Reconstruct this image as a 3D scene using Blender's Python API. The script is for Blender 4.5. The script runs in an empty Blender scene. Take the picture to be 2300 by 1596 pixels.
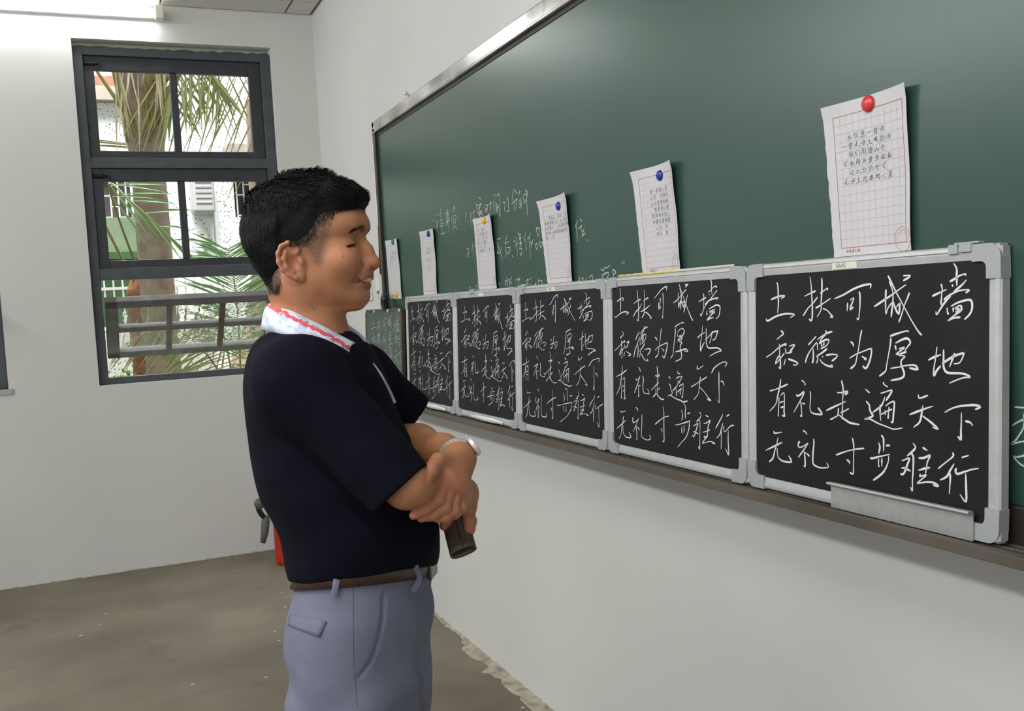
# Classroom corner: a man looking at chalk calligraphy on small blackboards.
import bpy, bmesh, math, random
import numpy as np
from mathutils import Vector, Matrix
random.seed(7); np.random.seed(7)
SC = bpy.context.scene; COL = SC.collection
PI = math.pi

# ------------------------------------------------------------------ camera
cam_d = bpy.data.cameras.new('camera'); cam = bpy.data.objects.new('camera', cam_d); COL.objects.link(cam)
cam_d.sensor_width = 36.0; cam_d.lens = 2212.964 / 2300.0 * 36.0
cam_d.shift_x = -8.094 / 2300.0; cam_d.shift_y = 24.521 / 2300.0
cam_d.clip_start = 0.05; cam_d.clip_end = 200
_R, _U, _F = Vector((0.91607, -0.39722, -0.05513)), Vector((0.07632, 0.03773, 0.99637)), Vector((0.39369, 0.91695, -0.06487))
m = Matrix((( _R.x, _U.x, -_F.x, -1.40035), (_R.y, _U.y, -_F.y, 0.0), (_R.z, _U.z, -_F.z, 1.43947), (0, 0, 0, 1)))
cam.matrix_world = m
SC.camera = cam

# ------------------------------------------------------------------ exposure, sky, daylight
vs = SC.view_settings
vs.view_transform = 'Standard'; vs.look = 'None'; vs.gamma = 1.0; vs.use_curve_mapping = False
vs.exposure = 0.0
world = bpy.data.worlds.new('overcast_sky'); SC.world = world; world.use_nodes = True
bg = world.node_tree.nodes['Background']; bg.inputs[0].default_value = (0.93, 0.97, 1.0, 1); bg.inputs[1].default_value = 0.50

def area(name, loc, target, sx, sy, power, col=(1, 1, 1)):
    l = bpy.data.lights.new(name, 'AREA'); l.shape = 'RECTANGLE'; l.size = sx; l.size_y = sy
    l.energy = power; l.color = col
    o = bpy.data.objects.new(name, l); COL.objects.link(o); o.location = loc
    o.rotation_euler = (Vector(target) - Vector(loc)).to_track_quat('-Z', 'Y').to_euler()
    return o
# row of fluorescent tubes on the ceiling, out of view to the left
area('ceiling_tube_row', (-4.0, 2.2, 3.12), (0, 2.4, 1.25), 7.5, 0.14, 112, (0.97, 1.0, 0.98))
# unseen overhead fill, added to brighten the man's hands and arms
area('overhead_fill', (-2.1, 0.9, 3.12), (-0.9, 1.5, 1.0), 2.4, 0.14, 26, (1.0, 0.99, 0.95))
# daylight from the open side of the classroom, behind the photographer
area('side_window_daylight', (-5.5, -2.4, 2.0), (-0.4, 2.6, 1.2), 4.0, 1.8, 42, (0.98, 0.99, 1.0))
# overcast light falling on the garden behind the window
area('garden_daylight', (-1.0, 8.8, 7.5), (-0.6, 9.4, 1.0), 5.0, 3.0, 1500, (1, 1, 1))

# ------------------------------------------------------------------ materials
def new_mat(name):
    mt = bpy.data.materials.new(name); mt.use_nodes = True
    return mt, mt.node_tree, mt.node_tree.nodes['Principled BSDF']
def mat(name, col, rough=0.6, metal=0.0, var=0.0, scale=20.0, bump=0.0, bscale=60.0, spec=0.5, var_col=None, detail=4):
    mt, nt, b = new_mat(name)
    b.inputs['Base Color'].default_value = (*col, 1); b.inputs['Roughness'].default_value = rough
    b.inputs['Metallic'].default_value = metal; b.inputs['Specular IOR Level'].default_value = spec
    tc = nt.nodes.new('ShaderNodeTexCoord')
    if var > 0:
        n = nt.nodes.new('ShaderNodeTexNoise'); n.inputs['Scale'].default_value = scale; n.inputs['Detail'].default_value = detail
        nt.links.new(tc.outputs['Object'], n.inputs['Vector'])
        r = nt.nodes.new('ShaderNodeValToRGB')
        c2 = var_col if var_col else tuple(c * (1 - var) for c in col)
        r.color_ramp.elements[0].color = (*c2, 1); r.color_ramp.elements[0].position = 0.3
        r.color_ramp.elements[1].color = (*col, 1); r.color_ramp.elements[1].position = 0.7
        nt.links.new(n.outputs['Fac'], r.inputs['Fac']); nt.links.new(r.outputs['Color'], b.inputs['Base Color'])
    if bump > 0:
        n2 = nt.nodes.new('ShaderNodeTexNoise'); n2.inputs['Scale'].default_value = bscale; n2.inputs['Detail'].default_value = 3
        nt.links.new(tc.outputs['Object'], n2.inputs['Vector'])
        bp = nt.nodes.new('ShaderNodeBump'); bp.inputs['Strength'].default_value = bump; bp.inputs['Distance'].default_value = 0.01
        nt.links.new(n2.outputs['Fac'], bp.inputs['Height']); nt.links.new(bp.outputs['Normal'], b.inputs['Normal'])
    return mt

M = {}
M['wall'] = mat('white_plaster', (0.66, 0.655, 0.635), 0.85, var=0.05, scale=1.6, bump=0.25, bscale=9)
M['ceiling'] = mat('ceiling_panel', (0.72, 0.69, 0.63), 0.8, var=0.06, scale=5)
M['joint'] = mat('dark_joint', (0.03, 0.028, 0.026), 0.8)
M['frame_paint'] = mat('grey_window_paint', (0.068, 0.077, 0.088), 0.45, var=0.25, scale=14, bump=0.1)
M['sash_paint'] = mat('dark_sash_paint', (0.033, 0.036, 0.045), 0.45, var=0.3, scale=18)
M['hopper_paint'] = mat('weathered_sash_paint', (0.17, 0.165, 0.16), 0.55, var=0.35, scale=16)
M['rust'] = mat('rusty_bar', (0.16, 0.115, 0.08), 0.7, var=0.5, scale=25)
M['black_metal'] = mat('black_latch', (0.015, 0.015, 0.016), 0.4, metal=0.3)
M['chrome'] = mat('polished_steel', (0.75, 0.74, 0.72), 0.18, metal=1.0)
M['alu'] = mat('brushed_aluminium', (0.66, 0.66, 0.67), 0.42, metal=0.7, var=0.12, scale=60)
M['alu_board'] = mat('board_aluminium', (0.57, 0.575, 0.58), 0.45, metal=0.35, var=0.1, scale=40)
M['alu_top'] = mat('shiny_frame_painted_glints', (0.72, 0.69, 0.68), 0.2, metal=0.8, var=0.7, scale=5)  # noise paints the rail's bright and dark reflections into its colour
M['cap'] = mat('grey_plastic_corner', (0.36, 0.375, 0.385), 0.5)
M['bronze'] = mat('brown_anodised', (0.095, 0.078, 0.058), 0.45, metal=0.35, var=0.35, scale=8)
M['dark_bronze'] = mat('dark_brown_frame', (0.022, 0.017, 0.012), 0.5, var=0.3, scale=10)
M['tray'] = mat('chalky_tray', (0.14, 0.118, 0.092), 0.6, metal=0.2, var=0.35, scale=6, detail=6)
M['green'] = mat('green_board', (0.025, 0.066, 0.050), 0.30, var=0.14, scale=2.2, var_col=(0.030, 0.072, 0.056), spec=0.6)
M['black_panel'] = mat('black_panel', (0.0095, 0.0095, 0.0115), 0.6, var=0.55, scale=5, var_col=(0.016, 0.016, 0.018), detail=8, spec=0.22)
M['green_panel'] = mat('old_green_panel', (0.060, 0.094, 0.082), 0.55, var=0.4, scale=7, var_col=(0.085, 0.115, 0.10))
M['paper'] = mat('writing_paper', (0.60, 0.582, 0.605), 0.8, var=0.04, scale=14)
M['ink_red'] = mat('red_print', (0.44, 0.15, 0.16), 0.8)
M['ink_grid'] = mat('pale_grid_print', (0.47, 0.41, 0.43), 0.8)
M['ink_stamp'] = mat('red_stamp', (0.52, 0.29, 0.30), 0.8)
M['ink_black'] = mat('black_ink', (0.13, 0.13, 0.16), 0.7)
M['mag_red'] = mat('red_magnet', (0.62, 0.035, 0.045), 0.25)
M['mag_blue'] = mat('blue_magnet', (0.012, 0.03, 0.30), 0.25)
M['mag_yellow'] = mat('yellow_magnet', (0.80, 0.46, 0.01), 0.3)
M['mag_green'] = mat('green_magnet', (0.012, 0.16, 0.11), 0.3)
M['cream'] = mat('cream_plastic', (0.66, 0.62, 0.53), 0.35)
M['white_plastic'] = mat('white_plastic', (0.80, 0.80, 0.79), 0.3)
M['navy_plastic'] = mat('navy_plastic', (0.012, 0.013, 0.045), 0.35)
M['red_paint'] = mat('extinguisher_red', (0.50, 0.028, 0.012), 0.3)
M['grey_rubber'] = mat('grey_rubber', (0.10, 0.105, 0.095), 0.5)
M['label_white'] = mat('sticker', (0.70, 0.68, 0.60), 0.6)
M['stick'] = mat('pale_stick', (0.62, 0.61, 0.55), 0.5)
M['yellow_mark'] = mat('yellow_mark', (0.80, 0.66, 0.02), 0.5)

def chalk_mat(name, col, thin):
    mt, nt, b = new_mat(name)
    b.inputs['Roughness'].default_value = 0.95; b.inputs['Base Color'].default_value = (*col, 1)
    tc = nt.nodes.new('ShaderNodeTexCoord'); n = nt.nodes.new('ShaderNodeTexNoise')
    n.inputs['Scale'].default_value = 900; n.inputs['Detail'].default_value = 2
    nt.links.new(tc.outputs['Object'], n.inputs['Vector'])
    mr = nt.nodes.new('ShaderNodeMapRange'); mr.inputs['From Min'].default_value = thin - 0.1; mr.inputs['From Max'].default_value = thin + 0.1
    nt.links.new(n.outputs['Fac'], mr.inputs['Value']); nt.links.new(mr.outputs['Result'], b.inputs['Alpha'])
    return mt
M['chalk'] = chalk_mat('white_chalk', (0.74, 0.74, 0.76), 0.30)
M['chalk_thin'] = chalk_mat('thin_chalk', (0.62, 0.68, 0.65), 0.40)

def floor_mat():
    mt, nt, b = new_mat('bare_concrete'); N = nt.nodes.new; L = nt.links.new
    tc = N('ShaderNodeTexCoord')
    def noise(s, d=5):
        n = N('ShaderNodeTexNoise'); n.inputs['Scale'].default_value = s; n.inputs['Detail'].default_value = d
        L(tc.outputs['Object'], n.inputs['Vector']); return n
    r = N('ShaderNodeValToRGB'); e = r.color_ramp.elements
    e[0].position = 0.30; e[0].color = (0.132, 0.110, 0.080, 1); e[1].position = 0.68; e[1].color = (0.225, 0.192, 0.146, 1)
    k = e.new(0.5); k.color = (0.180, 0.152, 0.114, 1)
    L(noise(1.7, 8).outputs['Fac'], r.inputs['Fac'])
    # darker damp stains
    r2 = N('ShaderNodeValToRGB'); r2.color_ramp.elements[0].position = 0.60; r2.color_ramp.elements[1].position = 0.74
    L(noise(2.9, 6).outputs['Fac'], r2.inputs['Fac'])
    mx = N('ShaderNodeMix'); mx.data_type = 'RGBA'; mx.inputs['B'].default_value = (0.085, 0.078, 0.066, 1)
    L(r.outputs['Color'], mx.inputs['A']); 
    mm = N('ShaderNodeMath'); mm.operation = 'MULTIPLY'; mm.inputs[1].default_value = 0.55
    L(r2.outputs['Color'], mm.inputs[0]); L(mm.outputs[0], mx.inputs['Factor'])
    # white paint drips
    v = N('ShaderNodeTexVoronoi'); v.inputs['Scale'].default_value = 11; L(tc.outputs['Object'], v.inputs['Vector'])
    lt = N('ShaderNodeMath'); lt.operation = 'LESS_THAN'; lt.inputs[1].default_value = 0.085; L(v.outputs['Distance'], lt.inputs[0])
    n5 = noise(2.2, 2); gt = N('ShaderNodeMath'); gt.operation = 'GREATER_THAN'; gt.inputs[1].default_value = 0.54; L(n5.outputs['Fac'], gt.inputs[0])
    ml = N('ShaderNodeMath'); ml.operation = 'MULTIPLY'; L(lt.outputs[0], ml.inputs[0]); L(gt.outputs[0], ml.inputs[1])
    mx2 = N('ShaderNodeMix'); mx2.data_type = 'RGBA'; mx2.inputs['B'].default_value = (0.5, 0.49, 0.45, 1)
    L(mx.outputs['Result'], mx2.inputs['A']); L(ml.outputs[0], mx2.inputs['Factor'])
    L(mx2.outputs['Result'], b.inputs['Base Color']); b.inputs['Roughness'].default_value = 0.7
    bp = N('ShaderNodeBump'); bp.inputs['Strength'].default_value = 0.2; bp.inputs['Distance'].default_value = 0.01
    L(noise(30, 6).outputs['Fac'], bp.inputs['Height']); L(bp.outputs['Normal'], b.inputs['Normal'])
    return mt
M['floor'] = floor_mat()

# ------------------------------------------------------------------ object helpers
def link(o): COL.objects.link(o); return o
def obj(name, bm, material, parent=None, smooth=False, bevel=0.0, seg=2):
    me = bpy.data.meshes.new(name); bm.normal_update(); bm.to_mesh(me); bm.free()
    if material is not None:
        for mm in (material if isinstance(material, (list, tuple)) else [material]): me.materials.append(mm)
    if smooth:
        me.polygons.foreach_set('use_smooth', [True] * len(me.polygons))
    o = link(bpy.data.objects.new(name, me))
    if parent is not None: o.parent = parent
    if bevel > 0:
        md = o.modifiers.new('bevel', 'BEVEL'); md.width = bevel; md.segments = seg; md.limit_method = 'ANGLE'; md.angle_limit = 0.6
    return o
def tag(o, label, cat, group=None):
    o['label'] = label; o['category'] = cat
    if group: o['group'] = group
    return o
def empty(name, loc=(0, 0, 0), rotz=0.0):
    o = bpy.data.objects.new(name, None); link(o); o.location = loc; o.rotation_euler = (0, 0, rotz); o.empty_display_size = 0.05
    return o
def struct(o): o['kind'] = 'structure'; return o
def BM(): return bmesh.new()
def box(bm, x0, y0, z0, x1, y1, z1, M4=None):
    co = [(x, y, z) for x in (x0, x1) for y in (y0, y1) for z in (z0, z1)]
    v = [bm.verts.new(M4 @ Vector(c) if M4 else c) for c in co]
    for f in ((0, 1, 3, 2), (4, 6, 7, 5), (0, 4, 5, 1), (2, 3, 7, 6), (0, 2, 6, 4), (1, 5, 7, 3)): bm.faces.new([v[i] for i in f])
def frame_of(d):
    d = Vector(d).normalized(); a = Vector((0, 0, 1)) if abs(d.z) < 0.9 else Vector((1, 0, 0))
    u = d.cross(a).normalized(); return u, u.cross(d).normalized()
def tube(bm, pts, r, n=8, caps=True, flat=1.0, up=None):
    pts = [Vector(p) for p in pts]; rs = r if isinstance(r, (list, tuple)) else [r] * len(pts)
    rings = []; u = None
    for i, p in enumerate(pts):
        d = (pts[min(i + 1, len(pts) - 1)] - pts[max(i - 1, 0)]).normalized()
        if u is None:
            if up is not None: u = (Vector(up) - d * d.dot(Vector(up))).normalized()
            else: u, _ = frame_of(d)
        else: u = (u - d * u.dot(d)).normalized()
        w = d.cross(u)
        rings.append([bm.verts.new(p + (u * math.cos(2 * PI * k / n) + w * flat * math.sin(2 * PI * k / n)) * rs[i]) for k in range(n)])
    for a, b in zip(rings, rings[1:]):
        for k in range(n): bm.faces.new((a[k], a[(k + 1) % n], b[(k + 1) % n], b[k]))
    if caps: bm.faces.new(rings[0][::-1]); bm.faces.new(rings[-1])
def lathe(bm, prof, c=(0, 0, 0), ax=(0, 0, 1), n=24):
    c = Vector(c); ax = Vector(ax).normalized(); u, w = frame_of(ax); rings = []
    for r, hgt in prof:
        if r < 1e-6: rings.append([bm.verts.new(c + ax * hgt)])
        else: rings.append([bm.verts.new(c + ax * hgt + (u * math.cos(2 * PI * k / n) + w * math.sin(2 * PI * k / n)) * r) for k in range(n)])
    for a, b in zip(rings, rings[1:]):
        for k in range(n):
            k2 = (k + 1) % n
            if len(a) == 1 and len(b) == 1: continue
            if len(a) == 1: bm.faces.new((a[0], b[k2], b[k]))
            elif len(b) == 1: bm.faces.new((a[k], a[k2], b[0]))
            else: bm.faces.new((a[k], a[k2], b[k2], b[k]))
def spline(pts, n):
    """Catmull-Rom resampling of a polyline, n pieces per span"""
    P = [np.array(p, float) for p in pts]
    if len(P) < 3:
        return [P[0] + (P[-1] - P[0]) * t for t in np.linspace(0, 1, n + 1)]
    P = [2 * P[0] - P[1]] + P + [2 * P[-1] - P[-2]]; out = []
    for i in range(1, len(P) - 2):
        for t in np.linspace(0, 1, n, endpoint=False):
            a, b, c, d = P[i - 1:i + 3]
            out.append(0.5 * (2 * b + (c - a) * t + (2 * a - 5 * b + 4 * c - d) * t * t + (3 * b - a - 3 * c + d) * t ** 3))
    out.append(P[-2]); return out
def ribbon(bm, pts, w, place, th=0.0004, n=3, wob=0.15, taper=0.5):
    """a flat stroke of chalk or ink: pts 2-D in a plane, place(u, v, height) -> 3-D"""
    q = spline(pts, n)
    if len(q) < 2: return
    N = len(q); L = []; Rr = []
    ph = random.random() * 6
    for i in range(N):
        d = q[min(i + 1, N - 1)] - q[max(i - 1, 0)]; l = math.hypot(*d) or 1e-9
        nx, ny = -d[1] / l, d[0] / l
        t = i / (N - 1)
        ww = w * 0.5 * (1 + wob * math.sin(ph + 5 * t)) * (1 if 0 < i < N - 1 else taper)
        L.append((q[i][0] + nx * ww, q[i][1] + ny * ww)); Rr.append((q[i][0] - nx * ww, q[i][1] - ny * ww))
    a = [bm.verts.new(place(x, y, th)) for x, y in L]; b = [bm.verts.new(place(x, y, th)) for x, y in Rr]
    for i in range(N - 1): bm.faces.new((a[i], b[i], b[i + 1], a[i + 1]))
# ================================================================== THE ROOM
YB, ZC = 6.1299, 3.2626
bm = BM(); box(bm, -7.0, -3.0, -0.1, 0.2, YB + 0.25, 0.0); fl = obj('floor', bm, M['floor']); struct(fl)
# board wall with its shallow pier
bm = BM(); box(bm, 0.0, -3.0, 0.0, 0.2, YB + 0.25, ZC + 0.3); w = obj('wall_right', bm, M['wall']); struct(w)
bm = BM(); box(bm, -0.008, -3.0, 0.0, 0.0, 5.03, ZC); struct(obj('trim_1', bm, M['wall']))
# window wall, pieces around the openings
W1 = (-1.37, -0.265, 1.093, 3.055); W2 = (-2.95, -1.835, 1.115, 3.055)
bm = BM()
y0, y1 = YB, YB + 0.25
box(bm, -7.0, y0, 0, W2[0], y1, ZC + 0.3); box(bm, W2[1], y0, 0, W1[0], y1, ZC + 0.3); box(bm, W1[1], y0, 0, 0.0, y1, ZC + 0.3)
for Wn in (W1, W2):
    box(bm, Wn[0], y0, 0, Wn[1], y1, Wn[2]); box(bm, Wn[0], y0, Wn[3], Wn[1], y1, ZC + 0.3)
struct(obj('wall_back', bm, M['wall']))
# rough mortar lip along the foot of both walls
bm = BM()
def rubble(p, q, nrm, n, wide):
    p, q = Vector(p), Vector(q); nrm = Vector(nrm); prev = None; wk = 0.5
    for i in range(n + 1):
        wk = min(1.0, max(0.05, wk + random.uniform(-0.28, 0.28))); lump = 1.0 if random.random() > 0.12 else 1.5
        c = p.lerp(q, i / n); d = wide * (0.004 + 0.020 * wk ** 1.6 * lump); hgt = 0.003 + 0.007 * random.random()
        ring = [bm.verts.new(c + nrm * d + Vector((0, 0, 0.0008))), bm.verts.new(c + nrm * d * 0.55 + Vector((0, 0, hgt * 0.6))), bm.verts.new(c + Vector((0, 0, hgt)) - nrm * 0.002)]
        if prev:
            bm.faces.new((prev[0], ring[0], ring[1], prev[1])); bm.faces.new((prev[1], ring[1], ring[2], prev[2]))
        prev = ring
rubble((-0.008, 1.5, 0), (-0.008, YB, 0), (-1, 0, 0), 190, 2.6); rubble((0, YB, 0), (-2.6, YB, 0), (0, -1, 0), 110, 0.5)
struct(obj('trim_2', bm, mat('rough_mortar', (0.52, 0.47, 0.38), 0.9, var=0.5, scale=22, bump=0.6, bscale=40)))
# suspended ceiling: panels with dark joints
bm = BM(); box(bm, -7.0, -3.0, ZC + 0.025, 0.0, YB, ZC + 0.3); ce = obj('ceiling', bm, M['joint']); struct(ce)
bm = BM()
xs = [-0.012, -0.168] + [-0.168 - 0.715 * k for k in range(1, 10)]
ys = [YB - 0.012, YB - 0.255] + [YB - 0.255 - 0.60 * k for k in range(1, 15)]
for xa, xb in zip(xs, xs[1:]):
    for ya, yb in zip(ys, ys[1:]): box(bm, xb + 0.006, yb + 0.006, ZC, xa - 0.006, ya - 0.006, ZC + 0.022)
t3 = obj('ceiling_panels', bm, M['ceiling'], ce)

# ------------------------------------------------------------------ windows
def jag(bm, x0, z0, x1, z1, yy, inner, n=34):
    """ragged edge of grey paint smeared round the frame"""
    def side(p, q, nrm):
        prev = None
        for i in range(n + 1):
            t = i / n; a = Vector((p[0] + (q[0] - p[0]) * t, yy, p[1] + (q[1] - p[1]) * t)); d = random.uniform(0.002, 0.013)
            b = a + Vector((nrm[0] * d, 0, nrm[1] * d)); v = (bm.verts.new(a - Vector((nrm[0], 0, nrm[1])) * 0.01), bm.verts.new(b))
            if prev: bm.faces.new((prev[0], v[0], v[1], prev[1]))
            prev = v
    side((x0, z0), (x0, z1), (-1, 0)); side((x1, z0), (x1, z1), (1, 0)); side((x0, z1), (x1, z1), (0, 1)); side((x0, z0), (x1, z0), (0, -1))
glass, nt, b = new_mat('window_glass')
b.inputs['Base Color'].default_value = (0.95, 0.98, 0.97, 1); b.inputs['Roughness'].default_value = 0.02
b.inputs['Transmission Weight'].default_value = 1.0; b.inputs['IOR'].default_value = 1.02
dglass, nt, b = new_mat('dusty_glass')
b.inputs['Base Color'].default_value = (0.93, 0.95, 0.94, 1); b.inputs['Roughness'].default_value = 0.06
b.inputs['Transmission Weight'].default_value = 0.92; b.inputs['IOR'].default_value = 1.02
tn = nt.nodes.new('ShaderNodeTexNoise'); tn.inputs['Scale'].default_value = 4
tb = nt.nodes.new('ShaderNodeBump'); tb.inputs['Strength'].default_value = 0.5; tb.inputs['Distance'].default_value = 0.02
nt.links.new(tn.outputs['Fac'], tb.inputs['Height']); nt.links.new(tb.outputs['Normal'], b.inputs['Normal'])

def bolt(bm, x, y, z):
    tube(bm, [(x - 0.035, y, z), (x + 0.05, y, z)], 0.006); box(bm, x - 0.03, y + 0.002, z - 0.012, x + 0.03, y + 0.012, z + 0.012)
    tube(bm, [(x + 0.05, y, z), (x + 0.058, y - 0.004, z), (x + 0.06, y - 0.006, z - 0.022)], 0.0035)
def window(Wn, name, dx):
    """dx shifts the pattern of window 1 sideways"""
    X = lambda v: v + dx
    fy0, fy1 = YB + 0.045, YB + 0.12
    root = struct(empty(name, (0, 0, 0)))
    z0, z1 = Wn[2] + 0.002, 3.02
    bm = BM()
    box(bm, X(-1.368), fy0, z0, X(-1.318), fy1, z1); box(bm, X(-0.325), fy0, z0, X(-0.272), fy1, z1)
    box(bm, X(-1.318), fy0, 2.977, X(-0.325), fy1, z1); box(bm, X(-1.318), fy0, z0, X(-0.325), fy1, 1.132)
    box(bm, X(-1.318), fy0, 2.338, X(-0.325), fy1, 2.397); box(bm, X(-1.318), fy0, 1.697, X(-0.325), fy1, 1.763)
    fr = obj('frame', bm, M['frame_paint'], root, bevel=0.003)
    bm = BM(); jag(bm, X(-1.368), z0, X(-0.272), z1, fy0 + 0.001, 0); obj('smeared_paint', bm, M['frame_paint'], root)
    for (a, c) in ((2.397, 2.977), (1.763, 2.338)):
        bm = BM(); sy0, sy1 = fy0 + 0.022, fy0 + 0.062
        top, bot = (2.897, 2.440) if a > 2 else (2.265, 1.808)
        box(bm, X(-1.318), sy0, a, X(-1.262), sy1, c); box(bm, X(-0.398), sy0, a, X(-0.325), sy1, c)
        box(bm, X(-1.262), sy0, top, X(-0.398), sy1, c); box(bm, X(-1.262), sy0, a, X(-0.398), sy1, bot)
        box(bm, X(-0.853), sy0 + 0.004, bot, X(-0.812), sy1 - 0.004, top)
        s = obj('sash', bm, M['sash_paint'], root, bevel=0.003)
        for xa, xb in ((-1.262, -0.853), (-0.812, -0.398)):
            bm = BM(); box(bm, X(xa) - 0.004, sy0 + 0.016, bot - 0.004, X(xb) + 0.004, sy0 + 0.020, top + 0.004); obj('pane', bm, glass, s)
        bm = BM(); bolt(bm, X(-1.285), sy0 - 0.012, c - 0.045); obj('bolt_latch', bm, M['black_metal'], s, smooth=True)
    # bottom light, pivoted open: its head leans into the room and its foot swings out
    hp = empty('hopper_sash', (X(-0.8215), YB + 0.085, 1.415)); hp.parent = root
    hp.rotation_euler = (math.radians(51), 0, 0)
    bm = BM(); hw, hh = 0.488, 0.262
    box(bm, -hw, -0.02, hh - 0.060, hw, 0.02, hh); box(bm, -hw, -0.02, -hh, hw, 0.02, -hh + 0.055)
    box(bm, -hw, -0.02, -hh, -hw + 0.068, 0.02, hh); box(bm, hw - 0.068, -0.02, -hh, hw, 0.02, hh)
    box(bm, -hw + 0.06, -0.016, -0.024, hw - 0.06, 0.016, 0.020)
    rails = obj('sash_rails', bm, M['hopper_paint'], hp, bevel=0.004)
    for xb_ in (-0.14, 0.16):
        bm = BM(); box(bm, xb_ - 0.016, -0.017, -hh + 0.05, xb_ + 0.016, 0.012, hh - 0.055); obj('glazing_bar', bm, M['hopper_paint'] if xb_ < 0 else M['rust'], hp, bevel=0.003)
    edges = [(-hw + 0.066, -0.156), (-0.124, 0.144), (0.176, hw - 0.066)]
    for xa, xb in edges:
        for za, zb in ((-hh + 0.053, -0.022), (0.018, hh - 0.058)):
            bm = BM(); box(bm, xa, -0.002, za, xb, 0.002, zb); obj('pane', bm, dglass, hp)
    return root
window(W1, 'window_1', 0.0)
window(W2, 'window_2', -1.57)
bm = BM(); box(bm, W2[0], YB - 0.012, W2[2] - 0.03, W2[1] + 0.02, YB + 0.05, W2[2]); struct(obj('trim_3', bm, mat('grey_sill', (0.42, 0.41, 0.37), 0.8)))

# ------------------------------------------------------------------ fluorescent batten over the window
t = tag(empty('fluorescent_lamp', (-1.55, YB - 0.05, 3.19)), 'lit fluorescent tube batten on the back wall above the window', 'lamp')
bm = BM(); box(bm, -0.75, 0.01, -0.012, 0.66, 0.05, 0.045); obj('housing', bm, M['white_plastic'], t, bevel=0.004)
for sx in (-0.735, 0.655):
    bm = BM(); box(bm, sx - 0.022, -0.045, -0.025, sx + 0.022, 0.012, 0.05); obj('tube_holder', bm, M['cream'], t, bevel=0.004)
tm = bpy.data.materials.new('lit_tube'); tm.use_nodes = True; nt = tm.node_tree; nt.nodes.clear()
em = nt.nodes.new('ShaderNodeEmission'); em.inputs['Color'].default_value = (0.95, 1.0, 0.97, 1); em.inputs['Strength'].default_value = 38
ou = nt.nodes.new('ShaderNodeOutputMaterial'); nt.links.new(em.outputs[0], ou.inputs[0])
bm = BM(); tube(bm, [(-0.72, -0.022, 0.012), (0.64, -0.022, 0.012)], 0.014, 16); obj('tube', bm, tm, t, smooth=True)

# ================================================================== THE BOARD WALL
BX = -0.138                         # face of the big board
BY0, BY1 = 4.42, -0.20              # far and near ends
big = tag(empty('green_chalkboard', (0, 0, 0)), 'large green wall chalkboard with chalk notices, filling the right half', 'chalkboard')
bm = BM(); box(bm, BX, BY1 + 0.03, 1.05, -0.012, BY0 - 0.03, 2.26); obj('writing_surface', bm, M['green'], big)
bm = BM(); box(bm, BX - 0.012, BY1, 2.236, -0.010, BY0, 2.290); box(bm, BX - 0.016, BY1, 2.236, BX - 0.010, BY0, 2.246); obj('top_rail', bm, M['alu_top'], big, bevel=0.004)
bm = BM(); box(bm, BX - 0.003, BY1, 2.222, BX + 0.02, BY0 - 0.03, 2.238); obj('rubber_seal', bm, M['dark_bronze'], big)
bm = BM(); box(bm, BX - 0.012, BY0 - 0.034, 1.03, -0.010, BY0, 2.262); obj('end_rail', bm, M['bronze'], big, bevel=0.003)
bm = BM(); box(bm, BX - 0.012, BY0 - 0.042, 1.03, BX, BY0 - 0.034, 2.24); obj('end_bead', bm, M['dark_bronze'], big)
bm = BM(); box(bm, BX - 0.012, BY0 - 0.03, 2.262, -0.010, BY0 + 0.002, 2.292); obj('corner_plate', bm, mat('worn_corner', (0.42, 0.36, 0.33), 0.4, metal=0.5), big, bevel=0.004)
bm = BM(); box(bm, BX - 0.010, BY1, 1.030, -0.010, BY0, 1.094); obj('bottom_rail', bm, M['dark_bronze'], big, bevel=0.003)
bm = BM()
for yy in (3.93,): tube(bm, [(BX + 0.02, yy, 2.288), (BX + 0.015, yy, 2.315), (BX + 0.004, yy, 2.322), (BX + 0.0, yy, 2.312)], 0.006)
obj('hanging_hook', bm, M['alu'], big, smooth=True)
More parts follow.
